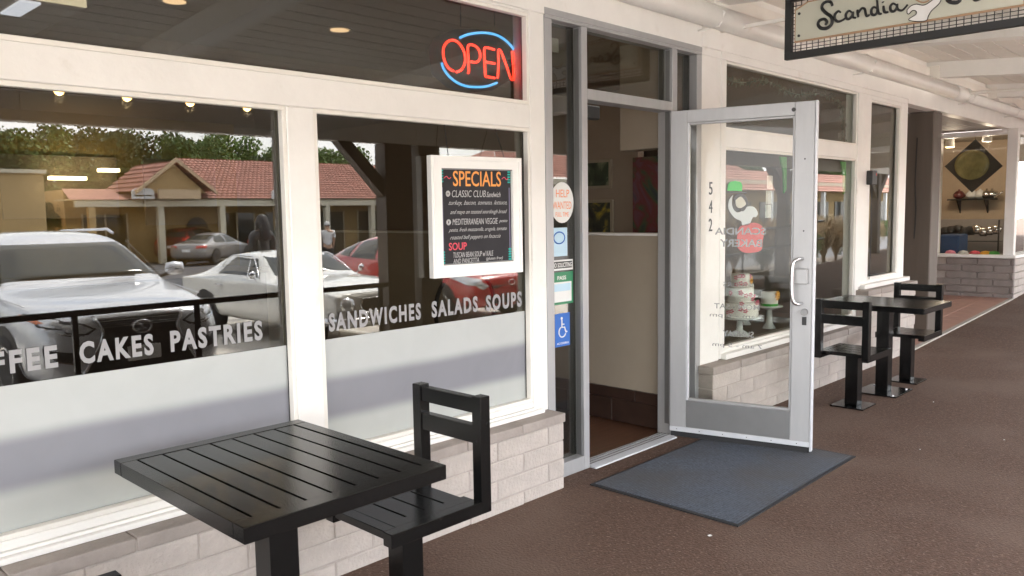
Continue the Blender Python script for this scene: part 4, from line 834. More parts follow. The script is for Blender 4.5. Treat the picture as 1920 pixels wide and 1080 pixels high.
t1 = table('black slatted square table in front of the frosted window', 1.348, -.690)
s1 = stool('black slatted stool right of the near table, back towards the door', 1.95, -.63)
mapping = tree_index()
t2 = copy_tree(t1, None, mapping); t2.location = (7.225, -.56, 0); t2['label'] = 'black slatted square table beyond the open door'
for (x, y, fl, lb) in ((.675, -.60, 1, 'black stool at the lower left corner, left of the near table'), (6.50, -.60, 1, 'black slatted stool nearest the open door, left of the far table'), (7.80, -.60, 0, 'black slatted stool at the right side of the far table')):
    s = copy_tree(s1, None, mapping); s.location = (x, y, 0); s.rotation_euler = (0, 0, math.pi if fl else 0); s['label'] = lb


# ------------------------------------------------------------------ cars
def car_body(rows, crease=0):
    mb = MB(); K = 8; secs = []
    for (y, zb, ws, wm, zm, wsh, zsh, wr, zr, zt) in rows:
        h = [(0, zb), (ws*.92, zb), (wm*.985, zb+(zm-zb)*.35), (wm, zm), (wsh, zsh), (wr, zr), (wr*.55, zr+(zt-zr)*.8), (0, zt)]
        secs.append([(x, y, z) for x, z in h]+[(-x, y, z) for x, z in h[-2:0:-1]])
    n = len(secs[0]); bm = bmesh.new(); V = [[bm.verts.new(p) for p in s] for s in secs]
    cl = bm.edges.layers.float.new('crease_edge')
    for i in range(len(secs)-1):
        for j in range(n): bm.faces.new((V[i][j], V[i][(j+1) % n], V[i+1][(j+1) % n], V[i+1][j]))
    bm.faces.new(V[0]); bm.faces.new(V[-1][::-1])
    bm.edges.ensure_lookup_table()
    if crease:
        for i in range(len(secs)-1):
            for j in (4, 5, n-4, n-5):
                e = bm.edges.get((V[i][j], V[i+1][j]))
                if e: e[cl] = crease
    bmesh.ops.recalc_face_normals(bm, faces=bm.faces[:])
    me = bpy.data.meshes.new('b'); bm.to_mesh(me); bm.free()
    o = bpy.data.objects.new('b', me); COL.objects.link(o); md = o.modifiers.new('s', 'SUBSURF'); md.levels = 3; md.render_levels = 3
    dg = bpy.context.evaluated_depsgraph_get(); out = bpy.data.meshes.new_from_object(o.evaluated_get(dg)); bpy.data.objects.remove(o)
    b2 = bmesh.new(); b2.from_mesh(out); bmesh.ops.recalc_face_normals(b2, faces=b2.faces[:]); b2.to_mesh(out); b2.free()
    out.polygons.foreach_set('use_smooth', [True]*len(out.polygons)); return out
def decal(bvh, poly, view, off=.006, res=.05):
    xs = [p[0] for p in poly]; zs = [p[1] for p in poly]; V = [Vector(p) for p in poly]; n = len(V); E_ = [(i, (i+1) % n) for i in range(n)]
    def inside(x, z):
        c = False
        for i in range(n):
            a, b = V[i], V[i-1]
            if (a.y > z) != (b.y > z) and x < (b.x-a.x)*(z-a.y)/(b.y-a.y)+a.x: c = not c
        return c
    x = min(xs)+res/2
    while x < max(xs):
        z = min(zs)+res/2
        while z < max(zs):
            if inside(x, z): V.append(Vector((x, z)))
            z += res
        x += res
    r = geometry.delaunay_2d_cdt(V, E_, [], 1, 1e-5); P = []
    for v in r[0]:
        o, d = {'F': ((v.x, -3, v.y), (0, 1, 0)), 'B': ((v.x, 9, v.y), (0, -1, 0)), 'R': ((3, v.x, v.y), (-1, 0, 0)), 'L': ((-3, v.x, v.y), (1, 0, 0)), 'T': ((v.x, v.y, 4), (0, 0, -1))}[view]
        loc, nor, idx, dist = bvh.ray_cast(Vector(o), Vector(d))
        if loc is None:
            loc, nor, idx, dist = bvh.find_nearest(Vector(o)+Vector(d)*2.2)
        if nor.dot(Vector(d)) > 0: nor = -nor
        P.append(loc+nor*off)
    mb = MB(); mb.add(P, [tuple(f) for f in r[2]]); return mb
def put_local(name, mb, m, parent, smooth=False):
    me = mb.mesh(name, m, (0, 0, 0), smooth) if isinstance(mb, MB) else mb
    o = bpy.data.objects.new(name, me); COL.objects.link(o); o.parent = parent; return o
def car(name, label, loc, rot, rows, paint, decals, wheels, wr=.36, crease=0, extra=None, group=None, cat='car'):
    t = thing(name, label, cat, loc, group); t.rotation_euler = (0, 0, rot)
    me = car_body(rows, crease); me.materials.clear(); me.materials.append(M[paint]); put_local('body', me, None, t)
    bvh = BVHTree.FromPolygons([v.co[:] for v in me.vertices], [tuple(p.vertices) for p in me.polygons])
    for nm, m_, vw, poly, off in decals:
        for v in vw:
            if v == 'f': put_local(nm, decal(bvh, [(-a, b) for a, b in poly], 'F', off), m_, t, True)      # mirrored front piece
            elif v == 'b': put_local(nm, decal(bvh, [(-a, b) for a, b in poly], 'B', off), m_, t, True)
            else: put_local(nm, decal(bvh, poly, v, off), m_, t, True)
    wmax = max(r[3] for r in rows)
    for yc in wheels:
        for s in (-1, 1):
            poly = [(yc+(wr+.07)*math.cos(a), wr+(wr+.07)*math.sin(a)) for a in np.linspace(-.55, math.pi+.55, 18)]
            put_local('wheel_arch', decal(bvh, poly, 'R' if s > 0 else 'L', .004, .07), 'trim', t)
            xo = s*(wmax-.015); xi = s*(wmax-.24)
            w_ = put_local('wheel', MB().lathe([(wr*.62, -.11), (wr*.93, -.115), (wr, -.07), (wr, .07), (wr*.93, .115), (wr*.62, .11)], (0, 0, 0), 28), 'tyre', t, True)
            w_.rotation_euler = (0, math.pi/2, 0); w_.location = (s*(wmax-.12), yc, wr)
            mb = MB(); mb.cyl((0, 0, -.02), (0, 0, .05), wr*.64, n=24); rim = put_local('rim', mb, 'trim', w_)
            mb = MB()
            for k in range(10):
                a = k*math.pi/5
                for zz in (.10, -.10):
                    c, s_ = math.cos(a), math.sin(a); p = Vector((-s_, c, 0))*.022
                    mb.add([Vector((c*.04, s_*.04, zz))+p, Vector((c*wr*.62, s_*wr*.62, zz))+p, Vector((c*wr*.62, s_*wr*.62, zz))-p, Vector((c*.04, s_*.04, zz))-p], [(0, 1, 2, 3)])
            mb.tube([(wr*.61*math.cos(a), wr*.61*math.sin(a), .1) for a in np.linspace(0, 2*math.pi, 25)[:-1]], .016, 5, True); mb.tube([(wr*.61*math.cos(a), wr*.61*math.sin(a), -.1) for a in np.linspace(0, 2*math.pi, 25)[:-1]], .016, 5, True)
            mb.cyl((0, 0, -.108), (0, 0, .108), .06, n=12); put_local('spoke_set', mb, 'steel', w_)
    if extra: extra(t, bvh)
    return t
def mirror_pair(t, y, z, wx, m_, sz=(.20, .11, .14)):
    for s in (-1, 1):
        mb = MB(); mb.lathe([(.02, -.11), (.07, -.09), (.085, 0), (.07, .09), (.02, .11)], (0, 0, 0), 12)
        mb.v = [(s*(wx+.11)+a[2]*1.0, y+a[1]*.75, z+a[0]*.95) for a in mb.v]; o = put_local('wing_mirror', mb, m_, t, True)
        mb = MB(); mb.tube([(s*(wx-.06), y+.03, z-.09), (s*(wx+.06), y, z-.05)], .022, 6); put_local('mirror_stalk', mb, 'trim', t)
SUVR = [(0.00, .32, .50, .66, .50, .62, .72, .48, .84, .88), (0.07, .28, .66, .80, .50, .77, .80, .60, .91, .95), (0.28, .25, .80, .90, .55, .875, .92, .70, .985, 1.02), (0.8, .24, .86, .935, .60, .92, .985, .77, 1.05, 1.08),
        (1.25, .24, .86, .945, .62, .935, 1.03, .82, 1.09, 1.12), (1.42, .24, .86, .945, .62, .935, 1.05, .80, 1.13, 1.18), (2.05, .24, .86, .945, .64, .925, 1.08, .72, 1.53, 1.58), (2.35, .24, .86, .945, .64, .92, 1.09, .70, 1.615, 1.665), (3.2, .24, .86, .945, .64, .92, 1.10, .69, 1.635, 1.70),
        (4.2, .24, .86, .945, .66, .91, 1.13, .62, 1.57, 1.63), (4.55, .26, .86, .93, .66, .89, 1.12, .60, 1.36, 1.44), (4.78, .30, .80, .90, .66, .86, 1.02, .66, 1.10, 1.14), (4.89, .36, .70, .80, .6, .76, .85, .6, .95, .98)]
SIDE_SUV = [('side_window', 'carglass', 'LR', [(1.72, 1.13), (2.22, 1.50), (2.98, 1.565), (2.98, 1.12)], .006), ('side_window', 'carglass', 'LR', [(3.06, 1.12), (3.06, 1.565), (3.95, 1.52), (3.95, 1.16)], .006), ('quarter_window', 'carglass', 'LR', [(4.03, 1.17), (4.03, 1.51), (4.35, 1.42), (4.42, 1.24)], .006),
            ('sill_trim', 'trim', 'LR', [(.95, .26), (.95, .34), (3.6, .34), (3.6, .26)], .006), ('rear_window', 'carglass', 'B', [(-.66, 1.18), (.66, 1.18), (.54, 1.50), (-.54, 1.50)], .006)]
SP = [(-.40, .885), (.40, .885), (.33, .77), (.36, .66), (.52, .38), (.48, .33), (-.48, .33), (-.52, .38), (-.36, .66), (-.33, .77)]
def suv_front(t, bvh):
    for k in range(5):
        z = .80+k*.018; put_local('grille_slat', decal(bvh, [(-.34-.012*k, z), (.34+.012*k, z), (.34+.012*k, z+.007), (-.34-.012*k, z+.007)], 'F', .022), 'chrome', t)
    for k in range(9):
        z = .37+k*.032; wd = .50-(z-.38)*.55; put_local('grille_slat', decal(bvh, [(-wd, z), (wd, z), (wd, z+.012), (-wd, z+.012)], 'F', .018), 'trim', t)
    for s in (-1, 1):
        pts = [(.41*s, .895), (.345*s, .77), (.375*s, .66), (.545*s, .37), (.50*s, .32)]; P = []
        for a, b in zip(pts[:-1], pts[1:]):
            for q in range(6): P.append((a[0]+(b[0]-a[0])*q/6, a[1]+(b[1]-a[1])*q/6))
        Q = []
        for a in P:
            loc, nor, i_, d_ = bvh.ray_cast(Vector((a[0], -3, a[1])), Vector((0, 1, 0))); Q.append(loc+Vector((0, -.012, 0)))
        put_local('grille_surround', MB().tube(Q, .016, 8), 'chrome', t, True)
    put_local('emblem', MB().tube([(.085*math.cos(a), -.03, .785+.06*math.sin(a)) for a in np.linspace(0, 2*math.pi, 20)[:-1]]+[], .011, 8, True), 'chrome', t, True)
    put_local('emblem_stroke', MB().tube([(.045, -.03, .83), (-.035, -.03, .765), (.06, -.03, .765)], .010, 6), 'chrome', t, True)
    mb = MB().box((-.155, -.05, .47), (.155, -.035, .61), .004); pl = put_local('number_plate', mb, 'paper', t)
    mirror_pair(t, 1.62, 1.22, .94, 'carwhite')
    for s in (-1, 1): put_local('roof_rail', MB().tube([(s*.62, 2.3, 1.64), (s*.62, 2.45, 1.685), (s*.62, 4.1, 1.66), (s*.60, 4.25, 1.60)], .017, 8), 'carwhite', t, True)
    for s in (-1, 1):
        put_local('fender_crease', MB().tube([(s*.84, .55, 1.005), (s*.885, 1.2, 1.055), (s*.915, 1.7, 1.085)], .006, 5), 'carwhite', t, True)
        put_local('pillar_trim', MB().tube([(s*.80, 1.44, 1.155), (s*.735, 1.8, 1.385), (s*.685, 2.08, 1.55)], .006, 5), 'trim', t, True)
    put_local('wiper', MB().tube([(-.5, 1.38, 1.185), (.1, 1.33, 1.20)], .009, 5), 'trim', t)
    put_local('lower_strip', decal(bvh, [(-.50, .30), (.50, .30), (.50, .315), (-.50, .315)], 'F', .02), 'chrome', t)
SUV_F = [('windscreen', 'carglass', 'F', [(-.79, 1.165), (.79, 1.165), (.67, 1.55), (-.67, 1.55)], .006), ('grille', 'trim', 'F', SP, .010),
         ('headlamp', 'lamp', 'Ff', [(.43, .80), (.52, .845), (.70, .90), (.83, .935), (.86, .90), (.80, .85), (.64, .79), (.50, .765)], .008), ('lamp_surround', 'trim', 'Ff', [(.40, .80), (.50, .857), (.70, .912), (.845, .948), (.885, .90), (.82, .838), (.64, .775), (.48, .75)], .004),
         ('corner_lamp', 'amber', 'Ff', [(.78, .875), (.83, .93), (.865, .935), (.875, .90), (.82, .862)], .011), ('running_light', 'chrome', 'Ff', [(.50, .755), (.64, .77), (.80, .835), (.80, .825), (.65, .755), (.51, .742)], .011),
         ('fog_recess', 'trim', 'Ff', [(.60, .60), (.82, .66), (.82, .60), (.72, .52), (.62, .50)], .006), ('fog_trim', 'chrome', 'Ff', [(.58, .50), (.72, .54), (.73, .525), (.59, .485)], .01), ('lower_intake', 'trim', 'F', [(-.70, .27), (.70, .27), (.66, .32), (-.66, .32)], .006),
         ('bonnet_crease', 'trim', 'F', [(-.43, .905), (.43, .905), (.43, .912), (-.43, .912)], .004)]
yl = lambda y: lotz(y)
car('parked_suv', 'pale silver suv with large spindle grille parked facing the shop, seen in the left pane', (3.08, -4.72, yl(-7)), math.pi, SUVR, 'carwhite', SUV_F+SIDE_SUV, (.92, 3.75), .37, extra=suv_front)
CPR = [(0.00, .38, .60, .80, .55, .80, .76, .68, .79, .80), (0.06, .34, .68, .84, .55, .84, .80, .70, .83, .84), (.7, .28, .74, .865, .58, .86, .86, .68, .89, .91), (1.5, .24, .78, .87, .60, .865, .87, .68, .91, .935),
       (1.78, .24, .78, .87, .60, .865, .88, .67, .915, .95), (2.22, .24, .78, .87, .60, .865, .88, .565, 1.20, 1.245), (2.42, .24, .78, .87, .60, .86, .88, .56, 1.255, 1.295), (3.15, .24, .78, .87, .60, .86, .88, .565, 1.25, 1.30), (3.45, .24, .78, .87, .62, .86, .88, .575, 1.16, 1.22),
       (3.95, .24, .78, .87, .64, .865, .885, .66, .93, .96), (4.45, .34, .72, .84, .62, .84, .86, .68, .885, .90), (4.58, .42, .68, .80, .6, .80, .80, .66, .84, .85)]
def coupe_x(t, bvh):
    for s in (-1, 1):
        put_local('headlamp_ring', MB().lathe([(.088, -.02), (.10, -.005), (.105, .02)], (0, 0, 0), 20), 'chrome', t, True).matrix_local = Matrix.Translation((s*.69, -.0, .665)) @ Matrix.Rotation(math.pi/2, 4, 'X')
        put_local('headlamp', MB().lathe([(.09, 0), (.075, .02), (.04, .032), (.005, .035)], (0, 0, 0), 20), 'lamp', t, True).matrix_local = Matrix.Translation((s*.69, -.005, .665)) @ Matrix.Rotation(math.pi/2, 4, 'X')
        put_local('wing_mirror', MB().lathe([(.01, -.015), (.05, -.01), (.055, .01), (.01, .015)], (0, 0, 0), 12), 'chrome', t, True).matrix_local = Matrix.Translation((s*.93, 1.95, .99)) @ Matrix.Rotation(math.pi/2, 4, 'X')
        put_local('mirror_stalk', MB().tube([(s*.86, 1.98, .90), (s*.92, 1.96, .96)], .012, 6), 'chrome', t)
        put_local('door_handle', MB().tube([(s*.872, 3.0, .80), (s*.90, 3.02, .80), (s*.90, 3.14, .80), (s*.872, 3.16, .80)], .011, 6), 'chrome', t, True)
        put_local('window_frame', MB().tube(smooth_path([(s*.80, 2.0, .935), (s*.665, 2.36, 1.20), (s*.64, 2.6, 1.225), (s*.645, 3.1, 1.215), (s*.75, 3.32, .98)], 4), .010, 6), 'chrome', t, True)
        put_local('vent_bar', MB().tube([(s*.815, 2.32, .92), (s*.69, 2.42, 1.17)], .010, 6), 'chrome', t)
    mb = MB().tube(smooth_path([(-.90, .25, .47), (-.86, .0, .47), (-.70, -.10, .47), (0, -.13, .47), (.70, -.10, .47), (.86, .0, .47), (.90, .25, .47)], 5), .045, 10); put_local('front_bumper', mb, 'chrome', t, True)
    put_local('grille_frame', MB().tube([(-.46, -.02, .56), (.46, -.02, .56), (.50, -.02, .66), (.46, -.02, .75), (-.46, -.02, .75), (-.50, -.02, .66)], .012, 6, True), 'chrome', t)
    for y in (1.72,): put_local('wiper', MB().tube([(-.45, 1.80, .975), (.02, 1.84, 1.00)], .008, 5), 'chrome', t); put_local('wiper', MB().tube([(.05, 1.80, .975), (.48, 1.84, 1.00)], .008, 5), 'chrome', t)
car('vintage_coupe', 'white vintage coupe with round headlamps, seen in reflection behind the mullion', (6.62, -5.45, yl(-7.5)), math.pi, CPR, 'carcream',
    [('windscreen', 'carglass', 'F', [(-.64, .965), (.64, .965), (.54, 1.225), (-.54, 1.225)], .006), ('side_window', 'carglass', 'LR', [(2.02, .935), (2.36, 1.19), (3.02, 1.205), (3.24, .955)], .006), ('quarter_panel_line', 'trim', 'LR', [(3.40, .30), (3.40, .88), (3.406, .88), (3.406, .30)], .004),
     ('rear_window', 'carglass', 'B', [(-.58, .99), (.58, .99), (.5, 1.19), (-.5, 1.19)], .006), ('grille', 'trim', 'F', [(-.46, .56), (.46, .56), (.50, .66), (.46, .75), (-.46, .75), (-.50, .66)], .006), ('side_scoop', 'trim', 'LR', [(3.28, .62), (3.42, .68), (3.42, .56), (3.28, .58)], .006),
     ('bonnet_gap', 'trim', 'F', [(-.62, .800), (.62, .800), (.62, .806), (-.62, .806)], .006), ('lower_valance', 'trim', 'F', [(-.6, .30), (.6, .30), (.6, .42), (-.6, .42)], .004)], (.82, 3.60), .315, crease=.75, extra=coupe_x)
HTR = [(0.00, .30, .50, .64, .45, .60, .62, .46, .70, .72), (0.08, .26, .68, .80, .48, .76, .70, .60, .77, .80), (.35, .24, .76, .85, .5, .83, .80, .68, .86, .89), (.9, .22, .78, .87, .55, .86, .90, .74, .96, .99), (1.15, .22, .78, .87, .55, .865, .93, .76, 1.0, 1.04), (1.9, .22, .78, .87, .56, .86, .96, .62, 1.36, 1.41),
       (2.4, .22, .78, .87, .56, .86, .97, .59, 1.44, 1.49), (3.1, .22, .78, .87, .56, .86, .98, .58, 1.41, 1.46), (3.9, .24, .76, .865, .58, .84, 1.0, .56, 1.22, 1.27), (4.25, .30, .74, .84, .6, .80, .96, .60, 1.06, 1.10), (4.40, .36, .66, .76, .56, .72, .82, .55, .90, .92)]
def hatch_x(t, bvh):
    mirror_pair(t, 1.55, 1.02, .86, 'carred')
    put_local('emblem', MB().tube([(.07*math.cos(a), -.02, .665+.045*math.sin(a)) for a in np.linspace(0, 2*math.pi, 18)[:-1]], .008, 6, True), 'chrome', t, True)
car('parked_hatchback', 'red hatchback parked facing the shop, seen below the specials board', (9.72, -6.2, yl(-8)), math.pi, HTR, 'carred',
    [('windscreen', 'carglass', 'F', [(-.73, 1.04), (.73, 1.04), (.58, 1.38), (-.58, 1.38)], .006), ('side_window', 'carglass', 'LR', [(1.45, .98), (2.02, 1.33), (2.6, 1.38), (2.6, 1.0)], .006), ('side_window', 'carglass', 'LR', [(2.67, 1.0), (2.67, 1.38), (3.35, 1.32), (3.45, 1.02)], .006), ('quarter_window', 'carglass', 'LR', [(3.52, 1.03), (3.45, 1.30), (3.85, 1.18), (3.9, 1.06)], .006),
     ('headlamp', 'lamp', 'Ff', [(.50, .63), (.62, .74), (.80, .84), (.84, .80), (.80, .66), (.62, .58)], .008), ('grille', 'trim', 'F', [(-.45, .585), (.45, .585), (.43, .61), (-.43, .61)], .006), ('bright_strip', 'chrome', 'F', [(-.46, .615), (.46, .615), (.46, .632), (-.46, .632)], .009), ('lower_intake', 'trim', 'F', [(-.55, .32), (.55, .32), (.5, .45), (-.5, .45)], .006),
     ('rear_window', 'carglass', 'B', [(-.55, 1.06), (.55, 1.06), (.48, 1.3), (-.48, 1.3)], .006)], (.82, 3.5), .31, extra=hatch_x)
def nose(rx, ry, a, L): return (rx+L*math.sin(a), ry-L*math.cos(a), lotz(ry))
a = R(52); car('parked_suv', 'maroon suv parked across the lot with its rear towards the shop', nose(16.6, -35.2, a, 4.6), a, SUVR, 'carred2', SIDE_SUV+[('tail_lamp', 'tail', 'Bb', [(.55, .85), (.58, 1.2), (.74, 1.18), (.80, .85)], .008), ('tail_lamp', 'tail', 'LR', [(4.6, .9), (4.5, 1.25), (4.7, 1.2), (4.85, .9)], .008), ('number_plate', 'paper', 'B', [(-.15, .7), (.15, .7), (.15, .82), (-.15, .82)], .01)], (.92, 3.75), .36, group='cars across the lot')
SDR = [(0.0, .32, .5, .66, .45, .62, .6, .5, .66, .68), (.08, .26, .68, .8, .48, .78, .68, .62, .73, .75), (.9, .22, .78, .88, .55, .87, .84, .7, .90, .93), (1.3, .22, .78, .89, .55, .88, .88, .72, .95, .98), (2.0, .22, .78, .89, .56, .87, .92, .58, 1.32, 1.36), (2.4, .22, .78, .89, .56, .87, .93, .56, 1.36, 1.41), (3.0, .22, .78, .89, .56, .87, .94, .56, 1.33, 1.38),
       (3.75, .24, .78, .88, .58, .86, .94, .66, 1.0, 1.04), (4.35, .28, .76, .86, .6, .83, .92, .66, .98, 1.0), (4.52, .36, .68, .78, .56, .76, .8, .6, .88, .9)]
a = R(56); car('parked_sedan', 'grey silver sedan parked across the lot beside the maroon suv', nose(15.3, -30.9, a, 4.52), a, SDR, 'carsil', [('side_window', 'carglass', 'LR', [(1.75, .96), (2.1, 1.26), (2.62, 1.30), (2.62, .96)], .006), ('side_window', 'carglass', 'LR', [(2.68, .96), (2.68, 1.30), (3.15, 1.24), (3.55, 1.02), (3.45, .97)], .006), ('rear_window', 'carglass', 'B', [(-.58, 1.06), (.58, 1.06), (.48, 1.3), (-.48, 1.3)], .006),
    ('tail_lamp', 'tail', 'Bb', [(.45, .74), (.45, .88), (.8, .88), (.82, .74)], .008), ('tail_lamp', 'tail', 'LR', [(4.3, .76), (4.2, .88), (4.42, .87), (4.5, .76)], .008), ('number_plate', 'paper', 'B', [(-.2, .6), (.2, .6), (.2, .72), (-.2, .72)], .01)], (.85, 3.6), .33, group='cars across the lot')
TRR = [(0.0, .45, .6, .8, .6, .78, .9, .6, .98, 1.0), (.1, .4, .74, .88, .6, .86, .98, .7, 1.06, 1.08), (1.3, .38, .82, .93, .65, .92, 1.1, .8, 1.16, 1.2), (1.6, .38, .82, .93, .65, .92, 1.12, .74, 1.3, 1.36), (2.0, .38, .82, .93, .65, .92, 1.12, .66, 1.68, 1.74), (3.1, .38, .82, .93, .65, .92, 1.12, .66, 1.68, 1.74), (3.3, .38, .82, .93, .65, .92, 1.1, .74, 1.16, 1.2), (3.45, .38, .82, .93, .65, .92, 1.08, .8, 1.12, 1.13), (5.2, .40, .82, .92, .65, .91, 1.08, .78, 1.12, 1.13), (5.35, .45, .75, .88, .65, .88, 1.0, .7, 1.08, 1.09)]
a = R(62); car('pickup_truck', 'dark green pickup truck parked behind the white coupe across the lot', nose(19.6, -32.2, a, 5.3), a, TRR, 'cargreen', [('side_window', 'carglass', 'LR', [(1.85, 1.18), (2.05, 1.6), (3.0, 1.62), (3.05, 1.18)], .006), ('rear_window', 'carglass', 'B', [(-.55, 1.25), (.55, 1.25), (.5, 1.6), (-.5, 1.6)], .006), ('tail_lamp', 'tail', 'Bb', [(.74, .75), (.74, 1.0), (.86, 1.0), (.86, .75)], .008)], (1.0, 4.3), .38, group='cars across the lot', cat='pickup')

# ------------------------------------------------------------------ the other side of the lot
GY = -34.0; Z0 = lotz(GY)
def tile_roof(p, nm, A, B, C_, D, pitch=.26, row=.36):       # eave A->B, ridge D->C ; barrel tiles as real ridges
    A, B, C_, D = map(Vector, (A, B, C_, D)); L = (B-A).length; H = ((C_+D)/2-(A+B)/2).length
    nu = int(L/pitch)*6; nv = int(H/row)*2; mb = MB(); nrm = (B-A).cross(D-A).normalized()
    if nrm.z < 0: nrm = -nrm
    vs = []
    for j in range(nv+1):
        rj = j//2; v = min(1, (rj+(j % 2))*row/H) if False else min(1, ((j//2)+(.98 if j % 2 else 0))*row/H)
        lift = .0 if j % 2 else .05
        for i in range(nu+1):
            u = i/nu; P = A.lerp(B, u).lerp(D.lerp(C_, u), v); vs.append(P+nrm*(.05*abs(math.cos(math.pi*i/6))+lift+.015*noise.noise(P*1.3)))
    fs = [(j*(nu+1)+i, j*(nu+1)+i+1, (j+1)*(nu+1)+i+1, (j+1)*(nu+1)+i) for j in range(nv) for i in range(nu)]
    mb.add(vs, fs); put(nm, mb, 'roof', p, kind='stuff')
B1 = thing('shopping_arcade', 'long ochre building across the lot with a red clay tile roof and a gable', 'building', (25, -37, Z0))
put('wall', box((12.6, -44, Z0-.3), (46, -37.2, 2.9)), 'stucco', B1)
put('fascia', box((12.2, -34.75, 2.08), (46, -34.6, 2.36)), 'fascia', B1); put('soffit', box((12.2, -37.2, 2.38), (46, -34.75, 2.44)), 'fascia', B1)
tile_roof(B1, 'roof', (15.2, -34.55, 2.40), (46, -34.55, 2.40), (46, -39.6, 4.65), (18.9, -39.6, 4.65))
put('low_roof', MB().add([(12.0, -34.55, 2.40), (15.2, -34.55, 2.40), (15.2, -37.4, 2.95), (12.6, -37.4, 2.95)], [(0, 1, 2, 3)]), 'roof', B1)
put('roof_end', MB().add([(15.2, -34.56, 2.40), (18.9, -39.6, 4.65), (15.2, -44, 2.4)], [(0, 1, 2)]), 'roof', B1)
gx = 16.5; gy = -34.2
for s in (-1, 1): tile_roof(B1, 'gable_roof', (gx+s*1.85, -34.1, 2.72), (gx+s*1.85, -38.2, 2.72), (gx, -38.2, 4.25), (gx, -34.1, 4.25))
put('gable_wall', MB().prism([(gx-1.55, 2.7), (gx+1.55, 2.7), (gx, 4.08)], 'y', -34.75, -34.5), 'stucco', B1)
for s in (-1, 1): put('barge_board', MB().prism([(gx+s*1.9, 2.62), (gx+s*1.9, 2.79), (gx, 4.32), (gx, 4.12)], 'y', -34.15, -34.05), 'wood', B1)
put('gable_sign', box((gx-.95, -34.1, 2.42), (gx+1.0, -33.9, 2.85)), 'wood', B1)
for k in range(11):
    x = 12.9+k*3.0; put('arcade_post', box((x-.14, -34.9, Z0-.1), (x+.14, -34.62, 2.1)), 'fascia' if k % 3 else 'stucco', B1)
for k, x in enumerate((14.3, 18.75, 20.9, 23.6, 26.6, 29.6, 32.6, 35.6, 38.6)):
    if k == 1:
        put('arched_door', MB().prism([(x+.55*math.cos(a), 1.0+.55*math.sin(a)) for a in np.linspace(0, math.pi, 12)]+[(x-.55, Z0), (x+.55, Z0)], 'y', -37.2, -37.1), 'dark', B1)
    else:
        f = put('shop_front', box((x-1.0, -37.2, Z0), (x+1.0, -37.12, 1.75)), 'carglass', B1)
        for q in (-1.0, 0, 1.0): put('window_frame', box((x+q-.04, -37.14, Z0), (x+q+.04, -37.08, 1.8)), 'fascia', f)
for k, x in enumerate((15.0, 21.9)):
    v = (x, -34.3, 2.5); t = thing('arcade_sign', ['white arched sign hanging near the gable across the lot', 'white arched sign on the arcade fascia right of the gable'][k], 'sign', (x, -34.3, 2.3), 'white signs across the lot')
    put('sign_panel', MB().prism([(x-.5, 2.42), (x+.5, 2.42), (x+.5, 2.78), (x+.33, 2.90), (x-.33, 2.90), (x-.5, 2.78)], 'y', -34.36, -34.3), 'paper', t); put('sign_bracket', box((x-.02, -34.35, 2.2), (x+.02, -34.31, 2.42)), 'trim', t)
    put('print', box((x-.36, -34.299, 2.54), (x+.36, -34.294, 2.60)), 'dark', t)
B2 = thing('stucco_building', 'ochre stucco building with a dark window at the far left across the lot', 'building', (7, -33, Z0))
put('wall', box((-6, -40, Z0-.3), (10.6, -33, 3.4)), 'stucco', B2); put('parapet', box((-6.1, -40.1, 3.4), (10.7, -32.9, 3.55)), 'fascia', B2)
for x in (-3, 1.5, 8.3): f = put('window', box((x-.6, -33.0, .6), (x+.6, -32.94, 1.9)), 'carglass', B2); put('window_frame', box((x-.7, -32.99, .5), (x+.7, -32.93, .6)), 'fascia', f)
v = ony(972, 333, 26); B3 = thing('tiled_building', 'pale building with a red clay tile roof behind the red hatchback', 'building', (v.x+8, -27, Z0))
ex = v.x-1.2; ez = v.z
put('wall', box((ex+1.2, -33.8, Z0-.3), (ex+30, -27.6, ez-.1)), 'fascia', B3); put('fascia', box((ex, -26.2, ez-.32), (ex+30, -26.05, ez)), 'fascia', B3)
tile_roof(B3, 'roof', (ex-.2, -26.0, ez+.02), (ex+30, -26.0, ez+.02), (ex+30, -30, ez+1.9), (ex+3.5, -30, ez+1.9))
put('roof_end', MB().add([(ex-.2, -26.0, ez+.02), (ex+3.5, -30, ez+1.9), (ex-.2, -34, ez)], [(0, 1, 2)]), 'roof', B3)
for k in range(8): x = ex+.4+k*3.6; put('porch_column', box((x-.13, -26.4, Z0-.1), (x+.13, -26.15, ez-.32)), 'white', B3)
for k in range(7): x = ex+3+k*3.6; put('window', box((x-.9, -27.6, -.1), (x+.9, -27.55, 1.6)), 'carglass', B3)
B4 = thing('long_building', 'long pale building with dark shopfronts at the far right of the lot', 'building', (62, -24, lotz(-24)))
put('wall', box((47, -34, -1), (110, -24, 3.0)), 'stucco', B4); put('parapet', box((46.8, -34, 3.0), (110, -23.8, 3.5)), 'fascia', B4)
tile_roof(B4, 'roof', (46.5, -22.6, 2.7), (110, -22.6, 2.7), (110, -27, 4.4), (49, -27, 4.4), pitch=.5, row=.6)
for k in range(14): x = 49+k*4.3; put('shop_front', box((x, -24.0, -.5), (x+3.0, -23.93, 2.0)), 'carglass', B4); put('arcade_post', box((x+3.4, -22.9, -.6), (x+3.7, -22.65, 2.7)), 'white', B4)
hd = thing('clipped_hedge', 'long clipped green hedge across the lot at the far right', 'hedge', (50, -16, lotz(-16)))
